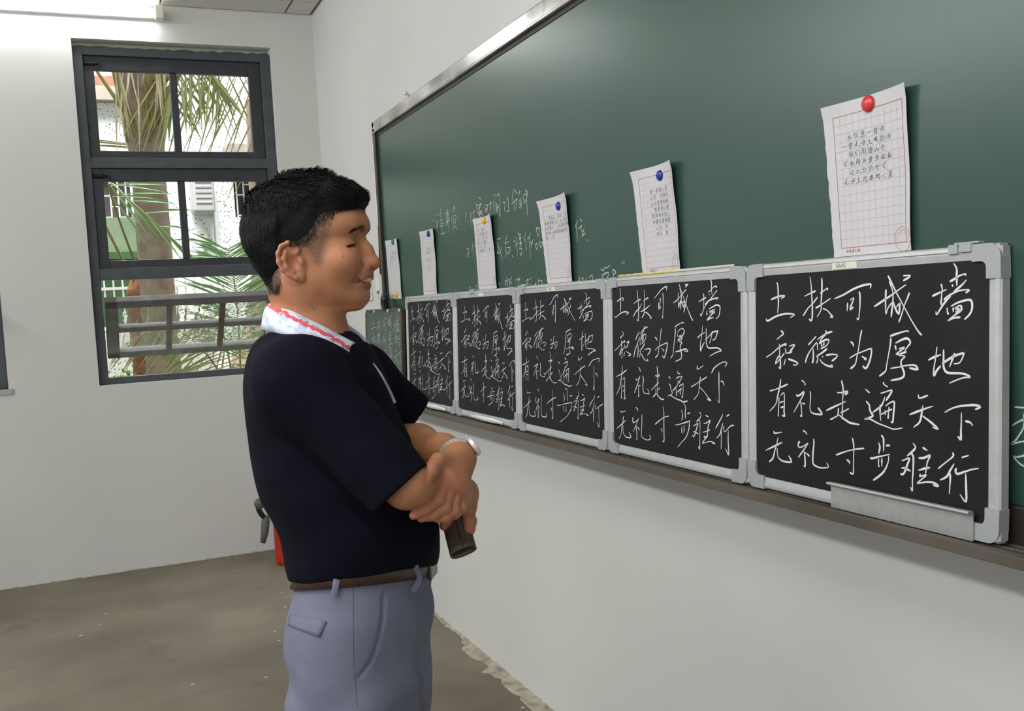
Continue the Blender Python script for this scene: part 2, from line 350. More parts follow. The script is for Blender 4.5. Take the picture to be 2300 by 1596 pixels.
# chalk tray under the board: a shallow channel
bm = BM(); box(bm, -0.205, BY1, 1.026, -0.008, BY0 + 0.03, 1.032); box(bm, -0.211, BY1, 1.019, -0.203, BY0 + 0.03, 1.038)
box(bm, -0.206, BY1, 1.019, -0.196, BY0 + 0.03, 1.027)
for sl in range(3): box(bm, -0.150 - 0.02 * sl, BY1, 1.032, -0.146 - 0.02 * sl, BY0 + 0.03, 1.0345)
obj('chalk_tray', bm, M['tray'], big, bevel=0.0015)
place_big = lambda u, v, hgt: Vector((BX - hgt, BY0 - u / 1000, v / 1000))
GLYPH = {
 '土':[[(39,100),(43,94),(45,65),(45,41),(42,20)],[(18,56),(44,63),(67,65),(64,61),(55,58)],[(0,6),(6,0),(37,12),(69,18),(97,17),(100,14),(86,8)]],
 '扶':[[(24,100),(28,83),(30,59),(32,35),(32,10),(28,0),(20,4)],[(6,56),(28,63),(44,67)],[(0,11),(18,29),(34,39),(50,53)],[(64,96),(65,82),(64,61),(62,39),(61,23),(48,8)],[(59,61),(72,67),(83,72),(82,67)],[(43,28),(64,36),(93,49)],[(67,27),(81,23),(94,13),(100,8),(92,8)]],
 '可':[[(0,63),(25,73),(52,88),(76,97),(93,100),(100,100),(100,93),(98,88)],[(69,81),(71,68),(71,38),(69,17),(67,0),(62,5)],[(37,50),(36,25)],[(44,57),(54,63),(52,54),(46,39),(45,30),(53,37)]],
 '城':[[(0,48),(20,58),(40,68),(56,77),(68,83)],[(26,77),(25,63),(25,48),(26,35),(30,45),(38,54)],[(33,90),(38,79),(41,69),(40,53),(37,30)],[(41,57),(45,46),(53,35),(55,50),(54,52),(47,46)],[(30,100),(38,87),(49,69),(63,48),(80,23),(93,6),(100,0)],[(75,70),(71,61),(65,50),(59,34),(53,21)],[(62,98),(69,98),(76,98),(74,95),(62,90)]],
 '墙':[[(0,44),(20,50),(37,55)],[(23,65),(26,56),(24,41),(23,28)],[(10,17),(12,11),(26,26),(39,38),(48,44)],[(30,37),(48,46),(70,52),(90,53),(92,51),(84,48)],[(54,100),(62,90),(62,76),(63,60)],[(45,68),(58,73),(71,78),(84,80),(83,77)],[(51,63),(53,59)],[(86,70),(76,62),(55,50)],[(39,23),(39,17),(42,11)],[(48,25),(64,31),(84,35),(96,35),(100,29),(99,18),(93,10),(83,3),(82,2)],[(54,23),(54,15)],[(57,22),(70,26),(74,24),(73,18),(59,15)],[(59,20),(70,21)],[(73,17),(62,12),(40,0),(56,5),(72,6)]],
 '积':[[(48,100),(56,92),(47,85),(35,76)],[(0,27),(19,38),(43,56),(63,65),(62,60)],[(43,65),(44,41),(46,18),(46,0),(41,4)],[(59,41),(47,27),(30,11),(37,27),(45,35)],[(61,54),(64,43)],[(73,59),(90,64),(85,56),(76,45),(83,47)],[(62,41),(74,42),(83,46)],[(62,25),(57,9)],[(70,26),(86,22),(100,16),(93,11),(85,11)]],
 '德':[[(35,83),(22,70),(10,58)],[(37,67),(20,47),(7,27),(0,7)],[(25,49),(26,27),(24,9),(21,11)],[(64,100),(66,92),(54,79),(45,67)],[(39,74),(62,89),(85,97)],[(38,64),(40,44)],[(44,62),(60,72),(74,74),(73,66),(65,56),(49,48)],[(51,64),(53,53)],[(60,68),(58,57)],[(69,49),(53,37),(36,26),(41,23),(36,7)],[(47,19),(52,11),(68,2),(86,0),(80,5)],[(54,27),(56,25)],[(65,30),(84,34),(100,32),(95,24),(83,15)]],
 '为':[[(4,70),(15,65),(20,57)],[(56,100),(49,80),(42,53),(34,31),(28,14),(17,6),(4,0)],[(0,27),(28,37),(63,46),(94,53),(100,50),(96,32),(86,14),(74,3),(60,9)],[(56,33),(70,29),(76,26),(66,26)]],
 '厚':[[(29,89),(51,95),(75,100),(77,97)],[(32,86),(30,71),(25,50),(20,29),(17,18),(0,7)],[(44,75),(60,82),(75,85),(83,77),(75,68),(68,60)],[(43,71),(46,61)],[(53,64),(68,68)],[(68,66),(45,53),(60,55),(73,59)],[(53,50),(60,51),(69,49),(60,42),(59,34),(63,25),(67,17),(65,9),(53,4),(31,0)],[(30,24),(54,28),(75,32),(93,33),(100,29),(100,25),(80,27)]],
 '地':[[(0,61),(16,71),(32,78)],[(22,100),(19,71),(15,42),(14,27),(15,18),(21,32),(31,47)],[(38,93),(38,69),(38,46),(43,32),(53,28),(76,29),(92,26),(100,20),(87,18),(71,11),(52,0)],[(34,53),(49,65),(64,76),(84,84),(84,77),(76,58),(62,54)],[(64,84),(58,63),(52,44)]],
 '有':[[(2,65),(29,70),(55,76),(100,88)],[(63,100),(56,77),(45,53),(35,31),(0,9)],[(53,51),(51,25),(48,3),(51,0)],[(61,56),(77,64),(81,58),(81,33),(79,14),(82,2),(68,3)],[(58,36),(76,41)],[(61,23),(78,27)]],
 '礼':[[(29,100),(40,93),(41,86)],[(10,60),(13,55),(25,60),(36,68),(36,62),(24,43),(0,8)],[(26,40),(28,21),(29,0),(23,3)],[(31,37),(41,35)],[(59,72),(61,57),(59,38),(59,22),(65,13),(83,11),(100,13),(93,22),(86,29)]],
 '走':[[(47,100),(52,82),(51,60),(50,38),(49,7)],[(33,70),(47,71),(64,75),(63,70),(56,67)],[(0,24),(28,37),(60,51)],[(45,23),(56,28),(69,35)],[(38,34),(36,17),(28,11),(12,3)],[(38,18),(51,11),(71,2),(87,1),(100,0)]],
 '遍':[[(2,82),(14,74)],[(4,55),(13,47),(14,38),(18,30),(23,24),(10,17),(0,14),(14,16),(35,9),(52,5),(66,2),(79,0),(100,5)],[(50,100),(54,94),(62,91)],[(43,75),(58,80),(73,84),(67,73),(57,60)],[(55,69),(49,54),(42,45),(22,31)],[(42,50),(42,31),(44,15)],[(56,48),(67,56),(78,60),(79,52),(77,34),(75,15),(70,16)],[(55,39),(56,29)],[(65,47),(64,33),(63,21)],[(45,29),(58,36),(73,43)]],
 '天':[[(32,100),(35,89),(65,100)],[(0,37),(26,48),(48,57),(83,70)],[(48,69),(43,43),(36,18),(14,0)],[(43,39),(68,26),(84,16),(100,4),(80,8)]],
 '下':[[(0,71),(16,82),(36,91),(63,97),(86,100),(100,96),(86,88)],[(48,76),(48,49),(47,23),(47,0),(38,9)],[(59,53),(73,51),(80,42)]],
 '无':[[(33,100),(37,93),(65,100)],[(0,34),(36,53),(66,69)],[(50,82),(43,58),(36,37),(29,14),(14,0)],[(46,49),(47,30),(51,19),(67,11),(100,14),(89,31)]],
 '禮':[[(17,100),(25,97),(30,91)],[(6,68),(0,62),(1,53),(9,52),(23,60),(33,67),(23,52),(0,22)],[(20,43),(23,21),(23,0),(18,2)],[(23,39),(31,36),(38,31)],[(52,82),(53,69),(50,44),(49,21),(52,10),(69,5),(84,6),(100,11),(94,22)]],
 '寸':[[(59,100),(64,81),(64,60),(63,31),(62,0),(50,2)],[(0,44),(31,57),(64,68),(100,76)],[(39,36),(49,31),(48,25)]],
 '步':[[(55,100),(67,94),(68,79),(68,65)],[(78,79),(100,81)],[(42,84),(49,74),(43,59)],[(0,49),(8,47),(49,54),(99,62)],[(43,49),(42,38),(45,31)],[(59,51),(59,33)],[(94,59),(90,44),(70,24),(43,11),(14,0)]],
 '难':[[(34,100),(41,92),(32,82),(18,71)],[(4,59),(17,65),(25,67),(20,55),(12,37),(6,31),(0,32)],[(3,44),(13,45),(28,41)],[(29,78),(35,72),(35,47),(33,23),(33,0),(28,8)],[(59,94),(72,89)],[(49,71),(63,73),(79,80),(72,66),(69,50),(67,41)],[(48,45),(66,52),(79,55)],[(54,39),(52,32)],[(53,33),(70,39),(57,28),(45,18),(67,24),(87,26),(100,21),(87,21)]],
 '行':[[(37,100),(38,92),(19,76),(0,60)],[(41,77),(31,61),(22,46),(5,36)],[(31,55),(31,37),(29,10)],[(59,92),(76,99)],[(47,68),(44,62),(49,56),(66,63),(85,71),(100,75)],[(69,60),(70,33),(70,0),(55,14)]],
}
PLACE = {
 0:[['土',99,313,184,356],['扶',192,307,268,362],['可',281,307,360,362],['城',367,301,462,374],['墙',469,301,559,367],['积',93,246,173,296],['德',186,244,263,300],['为',283,242,344,293],['厚',368,227,444,301],['地',475,239,585,295],['有',93,185,162,232],['礼',180,174,270,230],['走',290,177,368,235],['遍',368,166,451,234],['天',457,163,542,222],['下',541,159,597,220],['无',86,107,161,153],['禮',178,97,263,153],['寸',299,81,348,146],['步',365,85,444,146],['难',455,83,536,149],['行',524,73,586,145]],
 1:[['土',56,346,114,412],['扶',139,337,238,421],['可',244,342,315,417],['城',334,336,428,424],['墙',461,344,560,427],['积',53,249,142,327],['德',157,248,248,334],['为',267,247,346,321],['厚',346,236,427,327],['地',442,256,549,330],['有',48,141,121,236],['礼',141,158,245,223],['走',249,159,322,237],['遍',292,138,426,215],['天',404,159,492,226],['下',492,154,555,231],['无',45,57,155,130],['禮',149,66,249,143],['寸',248,55,305,143],['步',304,36,379,128],['难',370,65,474,141],['行',477,53,554,139]],
 2:[['土',63,341,156,398],['扶',175,325,265,403],['可',283,340,335,395],['城',373,317,457,402],['墙',477,315,556,397],['积',58,249,159,319],['德',166,248,258,319],['为',275,248,331,299],['厚',355,227,424,310],['地',453,232,532,310],['有',57,145,126,219],['礼',153,155,230,222],['走',256,149,340,230],['遍',343,144,440,230],['天',433,155,490,209],['下',507,148,548,217],['无',51,65,126,131],['禮',136,63,220,138],['寸',244,67,294,134],['步',310,57,376,119],['难',386,48,461,128],['行',484,55,545,136]],
 3:[['土',33,341,102,399],['扶',111,341,208,406],['可',233,338,292,417],['城',304,342,399,406],['墙',416,338,501,419],['积',30,253,104,311],['德',118,255,207,323],['为',236,261,284,299],['厚',320,244,387,317],['地',422,247,519,313],['有',29,159,84,229],['礼',112,168,199,234],['走',193,161,276,251],['遍',286,157,373,239],['天',392,161,469,242],['下',476,155,541,241],['无',33,41,124,124],['禮',126,50,205,137],['寸',205,57,272,141],['步',277,49,375,151],['难',379,67,471,144],['行',477,58,556,142]],
 4:[['土',36,349,107,422],['扶',129,340,216,417],['可',229,346,286,419],['城',315,340,393,422],['墙',416,340,497,430],['积',34,245,116,312],['德',131,243,210,328],['为',229,250,286,322],['厚',298,245,370,335],['地',410,260,501,328],['有',38,142,95,226],['礼',132,154,203,225],['走',211,153,270,231],['遍',287,154,369,223],['天',384,161,460,239],['下',464,161,521,251],['无',39,38,111,111],['禮',122,45,207,124],['寸',227,54,291,137],['步',317,48,380,151],['难',387,53,475,136],['行',477,53,544,140]],
 5:[['土',57,337,142,412],['扶',168,337,249,419],['可',254,338,344,399],['城',352,312,458,412],['墙',479,335,557,425],['积',56,244,153,318],['德',174,253,261,319],['为',292,251,346,320],['厚',364,235,448,319],['地',471,237,554,294],['有',66,150,123,223],['礼',140,155,220,224],['走',231,153,317,229],['遍',329,153,417,231],['天',432,160,492,215],['下',505,150,573,206],['无',53,55,133,119],['禮',153,60,237,128],['寸',257,64,328,128],['步',343,59,389,140],['难',412,54,493,134],['行',492,54,571,128]],
}
NOTICE = [[(833,1810),(849,1803)],[(818,1789),(856,1795)],[(834,1785),(846,1774)],[(822,1766),(862,1769)],[(829,1754),(863,1755),(855,1746),(835,1741),(831,1752)],[(836,1746),(853,1746)],[(832,1739),(843,1725)],[(820,1709),(836,1718),(863,1713),(873,1721)],[(788,1795),(798,1787)],[(741,1777),(755,1773)],[(773,1762),(800,1767),(791,1752),(775,1744)],[(784,1745),(789,1723)],[(912,1800),(916,1791),(915,1710)],[(893,1784),(928,1797)],[(893,1783),(929,1786),(921,1776),(900,1776)],[(898,1767),(933,1768),(926,1756),(887,1752)],[(887,1738),(935,1764)],[(896,1759),(921,1758)],[(955,1769),(960,1740)],[(973,1794),(998,1802),(999,1796),(976,1781)],[(978,1777),(979,1740)],[(984,1768),(1007,1767),(998,1747),(984,1738)],[(981,1738),(964,1715)],[(986,1734),(1009,1715)],[(1029,1759),(1036,1756)],[(1029,1744),(1034,1743)],[(1106,1771),(1105,1733)],[(1118,1737),(1126,1729)],[(1156,1766),(1155,1715)],[(1149,1749),(1170,1761)],[(1183,1769),(1183,1753),(1185,1739),(1206,1739)],[(1179,1756),(1197,1765)],[(1243,1806),(1260,1797)],[(1213,1791),(1217,1776),(1225,1750)],[(1215,1778),(1264,1782),(1251,1775)],[(1225,1768),(1255,1772)],[(1246,1781),(1243,1753)],[(1221,1755),(1267,1756),(1234,1749),(1261,1748),(1264,1738)],[(1227,1750),(1254,1735)],[(1294,1775),(1299,1747)],[(1298,1772),(1318,1771),(1313,1755),(1299,1749)],[(1299,1760),(1314,1762)],[(1329,1770),(1358,1776)],[(1348,1781),(1344,1739)],[(1313,1741),(1327,1742)],[(1374,1784),(1373,1736)],[(1376,1796),(1393,1796)],[(1398,1789),(1418,1795),(1427,1790),(1424,1753),(1422,1722),(1415,1732)],[(1391,1772),(1398,1734)],[(1393,1769),(1406,1758),(1397,1753)],[(1388,1751),(1412,1753),(1399,1740)],[(1450,1763),(1465,1764),(1467,1755),(1461,1737),(1465,1739)],[(1498,1777),(1486,1771),(1495,1768),(1494,1748),(1500,1735),(1480,1731)],[(1540,1793),(1528,1761)],[(1544,1797),(1570,1777)],[(1522,1751),(1563,1762),(1566,1759),(1554,1731)],[(1551,1759),(1538,1724)],[(1589,1790),(1579,1769)],[(1582,1778),(1597,1782)],[(1576,1751),(1597,1762)],[(1579,1742),(1603,1756)],[(1577,1732),(1602,1745)],[(1596,1757),(1596,1728)],[(1614,1763),(1619,1739)],[(1612,1768),(1647,1768),(1640,1757),(1620,1740)],[(1633,1785),(1653,1768)],[(1636,1783),(1639,1744),(1638,1703)],[(1095,1643),(1115,1635),(1103,1616),(1092,1607),(1119,1624)],[(1120,1611),(1129,1607)],[(1164,1659),(1144,1628)],[(1158,1640),(1159,1608)],[(1170,1643),(1191,1646)],[(1385,1649),(1411,1653)],[(1384,1642),(1405,1610),(1424,1580)],[(1406,1654),(1418,1649)],[(1423,1625),(1404,1605),(1378,1606)],[(1384,1628),(1390,1615),(1379,1608)],[(1475,1656),(1449,1635)],[(1446,1631),(1485,1636)],[(1452,1632),(1447,1584)],[(1457,1617),(1489,1616),(1480,1601),(1464,1597)],[(1461,1610),(1459,1597)],[(1500,1591),(1509,1585)],[(1518,1632),(1535,1634)],[(1544,1646),(1546,1587)],[(1531,1617),(1554,1628)],[(1561,1662),(1562,1652),(1578,1651),(1562,1637)],[(1564,1633),(1581,1641),(1570,1625),(1584,1626)],[(1560,1622),(1583,1621),(1563,1607),(1583,1604),(1574,1586),(1565,1592)],[(1620,1655),(1602,1625)],[(1615,1633),(1617,1598)],[(1630,1639),(1635,1631),(1653,1648)],[(1645,1638),(1643,1568)],[(1648,1623),(1658,1615)],[(1650,1604),(1671,1628)],[(1697,1664),(1700,1650),(1706,1633)],[(1701,1657),(1718,1658),(1719,1650),(1708,1632)],[(1682,1613),(1693,1594)],[(1684,1611),(1700,1613),(1701,1604),(1691,1594)],[(1715,1619),(1721,1597)],[(1717,1616),(1736,1612),(1731,1604),(1719,1598)],[(1973,1655),(1953,1637)],[(1963,1643),(1965,1597)],[(1986,1657),(1998,1651)],[(1973,1632),(2001,1641)],[(1988,1636),(1995,1622)],[(2009,1631),(1992,1609)],[(1990,1609),(2016,1618)],[(2019,1599),(2024,1595)],[(1099,1504),(1111,1501),(1104,1492),(1115,1487),(1105,1483)],[(1163,1509),(1179,1500)],[(1182,1515),(1200,1518),(1185,1500),(1200,1500)],[(1379,1505),(1389,1504),(1385,1493)],[(1428,1507),(1467,1515)],[(1449,1527),(1454,1488)],[(1443,1504),(1429,1495)],[(1493,1523),(1471,1507),(1467,1480)],[(1472,1509),(1490,1498)],[(1520,1509),(1555,1514),(1539,1502)],[(1514,1482),(1522,1486),(1561,1488),(1565,1482)],[(1539,1500),(1534,1483)],[(1595,1502),(1619,1508),(1602,1487)],[(1628,1508),(1644,1511)],[(1596,1489),(1620,1484),(1647,1494)],[(1657,1488),(1680,1493)],[(1693,1509),(1692,1489),(1683,1482)],[(1671,1497),(1674,1483)],[(1696,1500),(1718,1500),(1716,1488),(1704,1481)],[(1748,1526),(1752,1520)],[(1964,1502),(1967,1485)],[(1951,1487),(1960,1490)],[(1976,1495),(1987,1496),(1987,1487)],[(2005,1497),(2005,1483)],[(2022,1496),(2042,1501),(2041,1487)],[(2092,1517),(2105,1510),(2114,1520)],[(2116,1518),(2124,1516),(2144,1522)],[(2097,1497),(2108,1501),(2134,1504),(2131,1495),(2115,1486)],[(2097,1497),(2107,1486)],[(2157,1511),(2173,1503),(2160,1496),(2157,1486)],[(2155,1510),(2160,1494)],[(2169,1486),(2175,1484)],[(2206,1527),(2207,1522)],[(2214,1526),(2218,1527),(2215,1521)]]
SIDE_MARK = [[(3365,1242),(3382,1242)],[(3360,1213),(3371,1220),(3382,1225),(3395,1230)],[(3381,1233),(3381,1215),(3373,1201),(3365,1191),(3356,1184)],[(3356,1184),(3370,1189),(3389,1194)],[(3361,1167),(3370,1167),(3389,1174)],[(3361,1167),(3367,1161),(3374,1156),(3388,1152)]]

# strokes that lie close together make one character
groups = []
for s in sorted(NOTICE, key=lambda q: min(p[0] for p in q)):
    x0, x1, z0, z1 = min(p[0] for p in s), max(p[0] for p in s), min(p[1] for p in s), max(p[1] for p in s)
    hit = [g_ for g_ in groups if x0 < g_[1] - 4 and x1 > g_[0] + 4 and z0 < g_[3] + 18 and z1 > g_[2] - 18]
    new = [x0, x1, z0, z1, [s]]
    for g_ in hit:
        groups.remove(g_); new = [min(new[0], g_[0]), max(new[1], g_[1]), min(new[2], g_[2]), max(new[3], g_[3]), new[4] + g_[4]]
    groups.append(new)
for g_ in groups:
    bm = BM()
    for s in g_[4]: ribbon(bm, s, 2.8, place_big, 0.0006)
    obj('chalk_character', bm, M['chalk_thin'], big)
bm = BM()
for s in SIDE_MARK: ribbon(bm, s, 3.0, place_big, 0.0006)
obj('chalk_character', bm, M['chalk_thin'], big)['label'] = 'white chalk character cut by the right edge of the photo'

# ------------------------------------------------------------------ small blackboards on the tray
ZB = 1.0382; LEAN = 0.01852
th = math.atan2(LEAN, 0.45)
def board_matrix(yl):
    Xl = Vector((0, -1, 0)); Yl = Vector((math.sin(th), 0, math.cos(th))); Zl = Xl.cross(Yl)
    o = Vector((-0.16 - LEAN, yl, ZB)) - Zl * 0.020
    return Matrix(((Xl.x, Yl.x, Zl.x, o.x), (Xl.y, Yl.y, Zl.y, o.y), (Xl.z, Yl.z, Zl.z, o.z), (0, 0, 0, 1)))
def rail_profile(bm, a, b, side, wdt, tk):
    """rounded aluminium rail from a to b (2-D), body lies towards +side"""
    a, b, side = Vector((*a, 0)), Vector((*b, 0)), Vector((*side, 0))
    prof = [(0.0, 0.001), (0.0, tk * 0.80), (wdt * 0.12, tk * 0.97), (wdt * 0.35, tk), (wdt * 0.42, tk * 0.90), (wdt * 0.5, tk * 0.90), (wdt * 0.95, tk * 0.82), (wdt, tk * 0.70), (wdt, 0.001)]
    ra = [bm.verts.new(a + side * p + Vector((0, 0, z))) for p, z in prof]; rb = [bm.verts.new(b + side * p + Vector((0, 0, z))) for p, z in prof]
    n = len(prof)
    for i in range(n): bm.faces.new((ra[i], ra[(i + 1) % n], rb[(i + 1) % n], rb[i]))
    bm.faces.new(ra[::-1]); bm.faces.new(rb)
def corner_cap(bm, cx, cy, sx, sy, wdt, tk, arm):
    """rounded plastic L cap hugging a corner"""
    tk += 0.0012; r = 0.020; segs = 6
    outer = [(arm, -0.001)] + [(r - r * math.sin(PI / 2 * k / segs), r - r * math.cos(PI / 2 * k / segs) - 0.001) for k in range(segs + 1)] + [(-0.001, arm)]
    r2 = 0.010; wi = wdt + 0.0015
    inner = [(wi, arm)] + [(wi + r2 - r2 * math.cos(PI / 2 * k / segs), wi + r2 - r2 * math.sin(PI / 2 * k / segs)) for k in range(segs + 1)] + [(arm, wi)]
    poly = outer + inner
    lo = [bm.verts.new((cx + sx * x, cy + sy * y, 0.0)) for x, y in poly]; hi = [bm.verts.new((cx + sx * x, cy + sy * y, tk)) for x, y in poly]
    n = len(poly)
    for i in range(n): bm.faces.new((lo[i], lo[(i + 1) % n], hi[(i + 1) % n], hi[i]))
    m2 = len(outer); k = len(inner)
    for i in range(m2 - 1):
        j = m2 + k - 1 - i
        q = (hi[i], hi[i + 1], hi[j - 1], hi[j]); bm.faces.new(q); q = (lo[i], lo[j], lo[j - 1], lo[i + 1]); bm.faces.new(q)
    bmesh.ops.recalc_face_normals(bm, faces=bm.faces)
def small_board(k, yl, wd, hgt, label, sticker=None, clip=None, green=False):
    root = empty('small_blackboard'); root.matrix_world = Matrix.Translation((-0.013 if green else 0, 0, 0)) @ board_matrix(yl)
    tag(root, label, 'blackboard', None if green else 'framed blackboards standing on the chalk tray')
    tk = 0.020; wf = 0.024 if not green else 0.016
    bm = BM(); box(bm, 0.006, 0.006, 0.004, wd - 0.006, hgt - 0.006, 0.016); obj('panel', bm, M['green_panel'] if green else M['black_panel'], root)
    fm = M['bronze'] if green else M['alu_board']
    g = 0.004
    for a, b_, s in (((g, 0), (wd - g, 0), (0, 1)), ((g, hgt), (wd - g, hgt), (0, -1)), ((0, g), (0, hgt - g), (1, 0)), ((wd, g), (wd, hgt - g), (-1, 0))):
        bm = BM(); rail_profile(bm, a, b_, s, wf, tk); bmesh.ops.recalc_face_normals(bm, faces=bm.faces); obj('frame_rail', bm, fm if not (green and s[1] == -1) else M['tray'], root)
    if not green:
        for cx, cy, sx, sy in ((0, 0, 1, 1), (wd, 0, -1, 1), (0, hgt, 1, -1), (wd, hgt, -1, -1)):
            bm = BM(); corner_cap(bm, cx, cy, sx, sy, wf, tk, 0.052); obj('corner_cap', bm, M['cap'], root)
    else:
        for cx in (0.012, 0.17, 0.40, 0.575):
            bm = BM(); lathe(bm, [(0, 0.004), (0.006, 0.003), (0.007, 0)], (cx, hgt - 0.010, tk + 0.0005), (0, 0, 1), 10); obj('frame_screw', bm, M['white_plastic'], root, smooth=True)
    bm = BM(); place = lambda u, v, h2: Vector((u, v, 0.016 + h2))
    for ch, u0, v0, u1, v1 in PLACE[k]:
        jit = lambda: 0 if k == 5 else random.uniform(-0.014, 0.014)
        for s in GLYPH[ch]:
            pts = [((u0 + (u1 - u0) * (x / 100 + jit())) / 1000, (v0 + (v1 - v0) * (y / 100 + jit())) / 1000) for x, y in s]
            ribbon(bm, pts, 0.0031 if k == 5 else (0.0025 if k == 4 else 0.0021), place, 0.0006, 3, 0.3, 0.6)
    obj('chalk_writing', bm, M['chalk'] if not green else M['chalk_thin'], root)['label'] = 'four lines of white chalk calligraphy'
    if sticker:
        su, sv, sw, txt = sticker
        bm = BM(); box(bm, su, sv, tk * 0.80, su + sw, sv + 0.0135, tk * 0.935); st = obj('size_sticker', bm, M['label_white'], root)
        if txt:
            text_mesh('printed_size', txt, 0.0125, M['ink_black'], st, Matrix.Translation((su + 0.010, sv + 0.0025, tk * 0.945)) @ Matrix.Scale(0.8, 4, (1, 0, 0)))
    if clip:
        bm = BM(); box(bm, clip - 0.02, hgt - 0.012, tk * 0.9, clip - 0.002, hgt + 0.003, tk + 0.002); box(bm, clip + 0.001, hgt - 0.010, tk * 0.9, clip + 0.024, hgt + 0.003, tk + 0.0025)
        box(bm, clip - 0.012, hgt + 0.0025, 0.004, clip + 0.034, hgt + 0.006, tk * 0.9); obj('hanging_clip', bm, M['cap'], root, bevel=0.001)
    return root
def text_mesh(name, body, size, material, parent, mtx, extrude=0.0, shear=0.0):
    cu = bpy.data.curves.new(name, 'FONT'); cu.body = body; cu.size = size; cu.extrude = extrude; cu.shear = shear; cu.resolution_u = 2
    tmp = bpy.data.objects.new(name + '_tmp', cu); COL.objects.link(tmp)
    dg = bpy.context.evaluated_depsgraph_get(); me = bpy.data.meshes.new_from_object(tmp.evaluated_get(dg))
    bpy.data.objects.remove(tmp); me.name = name; me.materials.clear(); me.materials.append(material)
    me.transform(mtx)
    o = link(bpy.data.objects.new(name, me)); o.parent = parent
    return o
BYS = [4.036, 3.4316, 2.8514, 2.2631, 1.6669, 1.0515]
names = {1: 'far end black chalkboard next to the small green one, chalk verse written small and tight',
         2: 'second black chalkboard from the far end, under the sheet with the yellow magnet',
         3: 'middle black chalkboard of the row, with a worn paper sticker on its top rail',
         4: '',
         5: 'nearest and largest looking black chalkboard, with a grey strip at its foot'}
names[4] = 'second nearest black chalkboard, with a pale stick on its top rail'
extra = {1: (None, None), 2: ((0.250, 0.4285, 0.045, None), 0.185), 3: ((0.222, 0.4285, 0.055, '60x45'), 0.045), 4: (None, None), 5: ((0.250, 0.4285, 0.062, '60x45'), 0.535)}
for k in range(1, 6):
    small_board(k, BYS[k - 1] - 0.002, BYS[k - 1] - BYS[k] - 0.004, 0.45, names[k], *extra[k])
small_board(0, 4.656, 0.590, 0.405, 'small old green chalkboard in a brown frame at the far end of the tray', green=True)

# things lying with the boards -------------------------------------
mb5 = board_matrix(BYS[4] - 0.002)
bm = BM(); prof = [(0.0, 0.0), (0.044, 0.0), (0.047, 0.003), (0.047, 0.012), (0.044, 0.014), (0.042, 0.012), (0.0435, 0.0042), (0.042, 0.0028), (0.0, 0.0028)]
la = [bm.verts.new((0.253, p, z)) for p, z in prof]; lb = [bm.verts.new((0.568, p, z)) for p, z in prof]
for i in range(len(prof)): bm.faces.new((la[i], la[(i + 1) % len(prof)], lb[(i + 1) % len(prof)], lb[i]))
bm.faces.new(la[::-1]); bm.faces.new(lb); bmesh.ops.recalc_face_normals(bm, faces=bm.faces)
o = obj('metal_strip', bm, M['alu'])
o.matrix_world = mb5 @ Matrix.Translation((0, -0.003, 0.0225)); tag(o, 'flat grey aluminium strip leaning on the foot of the nearest blackboard', 'strip')
mb4 = board_matrix(BYS[3] - 0.002)
t = tag(empty('thin_stick'), 'thin pale stick with yellow marks lying along the top of a blackboard', 'stick'); t.matrix_world = mb4
bm = BM(); tube(bm, [(0.055, 0.4535, 0.014), (0.545, 0.4535, 0.014)], 0.003, 8); obj('rod', bm, M['stick'], t, smooth=True)
for u in np.linspace(0.065, 0.30, 8):
    bm = BM(); tube(bm, [(u, 0.4535, 0.014), (u + 0.014, 0.4535, 0.014)], 0.0033, 8); obj('yellow_band', bm, M['yellow_mark'], t, smooth=True)
def loose_strip(kb, u0, u1, label, bow):
    mb = board_matrix(BYS[kb - 1] - 0.002); bm = BM(); pr_ = None
    for i in range(17):
        s = i / 16; u = u0 + (u1 - u0) * s; z = 0.0235 + bow * math.sin(PI * s) ** 1.5; hh = 0.017 * (0.45 + 0.55 * min(1, 3 * s, 3 * (1 - s) + 0.25)); vb = 0.003
        r4 = [bm.verts.new((u, vb, z)), bm.verts.new((u, vb + hh, z + 0.002)), bm.verts.new((u, vb + hh, z + 0.0028)), bm.verts.new((u, vb, z + 0.0008))]
        if pr_:
            for a in range(4): bm.faces.new((pr_[a], pr_[(a + 1) % 4], r4[(a + 1) % 4], r4[a]))
        else: bm.faces.new(r4[::-1])
        pr_ = r4
    bm.faces.new(pr_); bmesh.ops.recalc_face_normals(bm, faces=bm.faces)
    o = obj('edging_strip', bm, M['white_plastic'], smooth=True); o.matrix_world = mb; tag(o, label, 'edging', 'loose edging strips on the chalk tray')
loose_strip(1, 0.22, 0.50, 'loose white edging strip curling off the foot of the far end blackboard', 0.008)
loose_strip(2, 0.16, 0.46, 'loose white edging strip hanging at the foot of the second far blackboard', 0.010)
# navy ring on the green board
bm = BM(); pts = [(0.345 + 0.060 * math.cos(a), 0.405 + 0.030 + 0.031 * math.sin(a), 0.010 + 0.012 * math.cos(a)) for a in np.linspace(0, 2 * PI, 33)[:-1]]
pts.append(pts[0]); tube(bm, pts, [0.010 + 0.003 * math.sin(i * 0.4) for i in range(len(pts))], 10, False, 0.7)
bmesh.ops.remove_doubles(bm, verts=bm.verts, dist=0.0005)
o = obj('tape_ring', bm, M['navy_plastic'], smooth=True); o.matrix_world = Matrix.Translation((-0.013, 0, 0)) @ board_matrix(4.656) @ Matrix.Translation((0, 0.006, 0.016)); tag(o, 'dark navy ring lying on top of the small green chalkboard', 'ring')

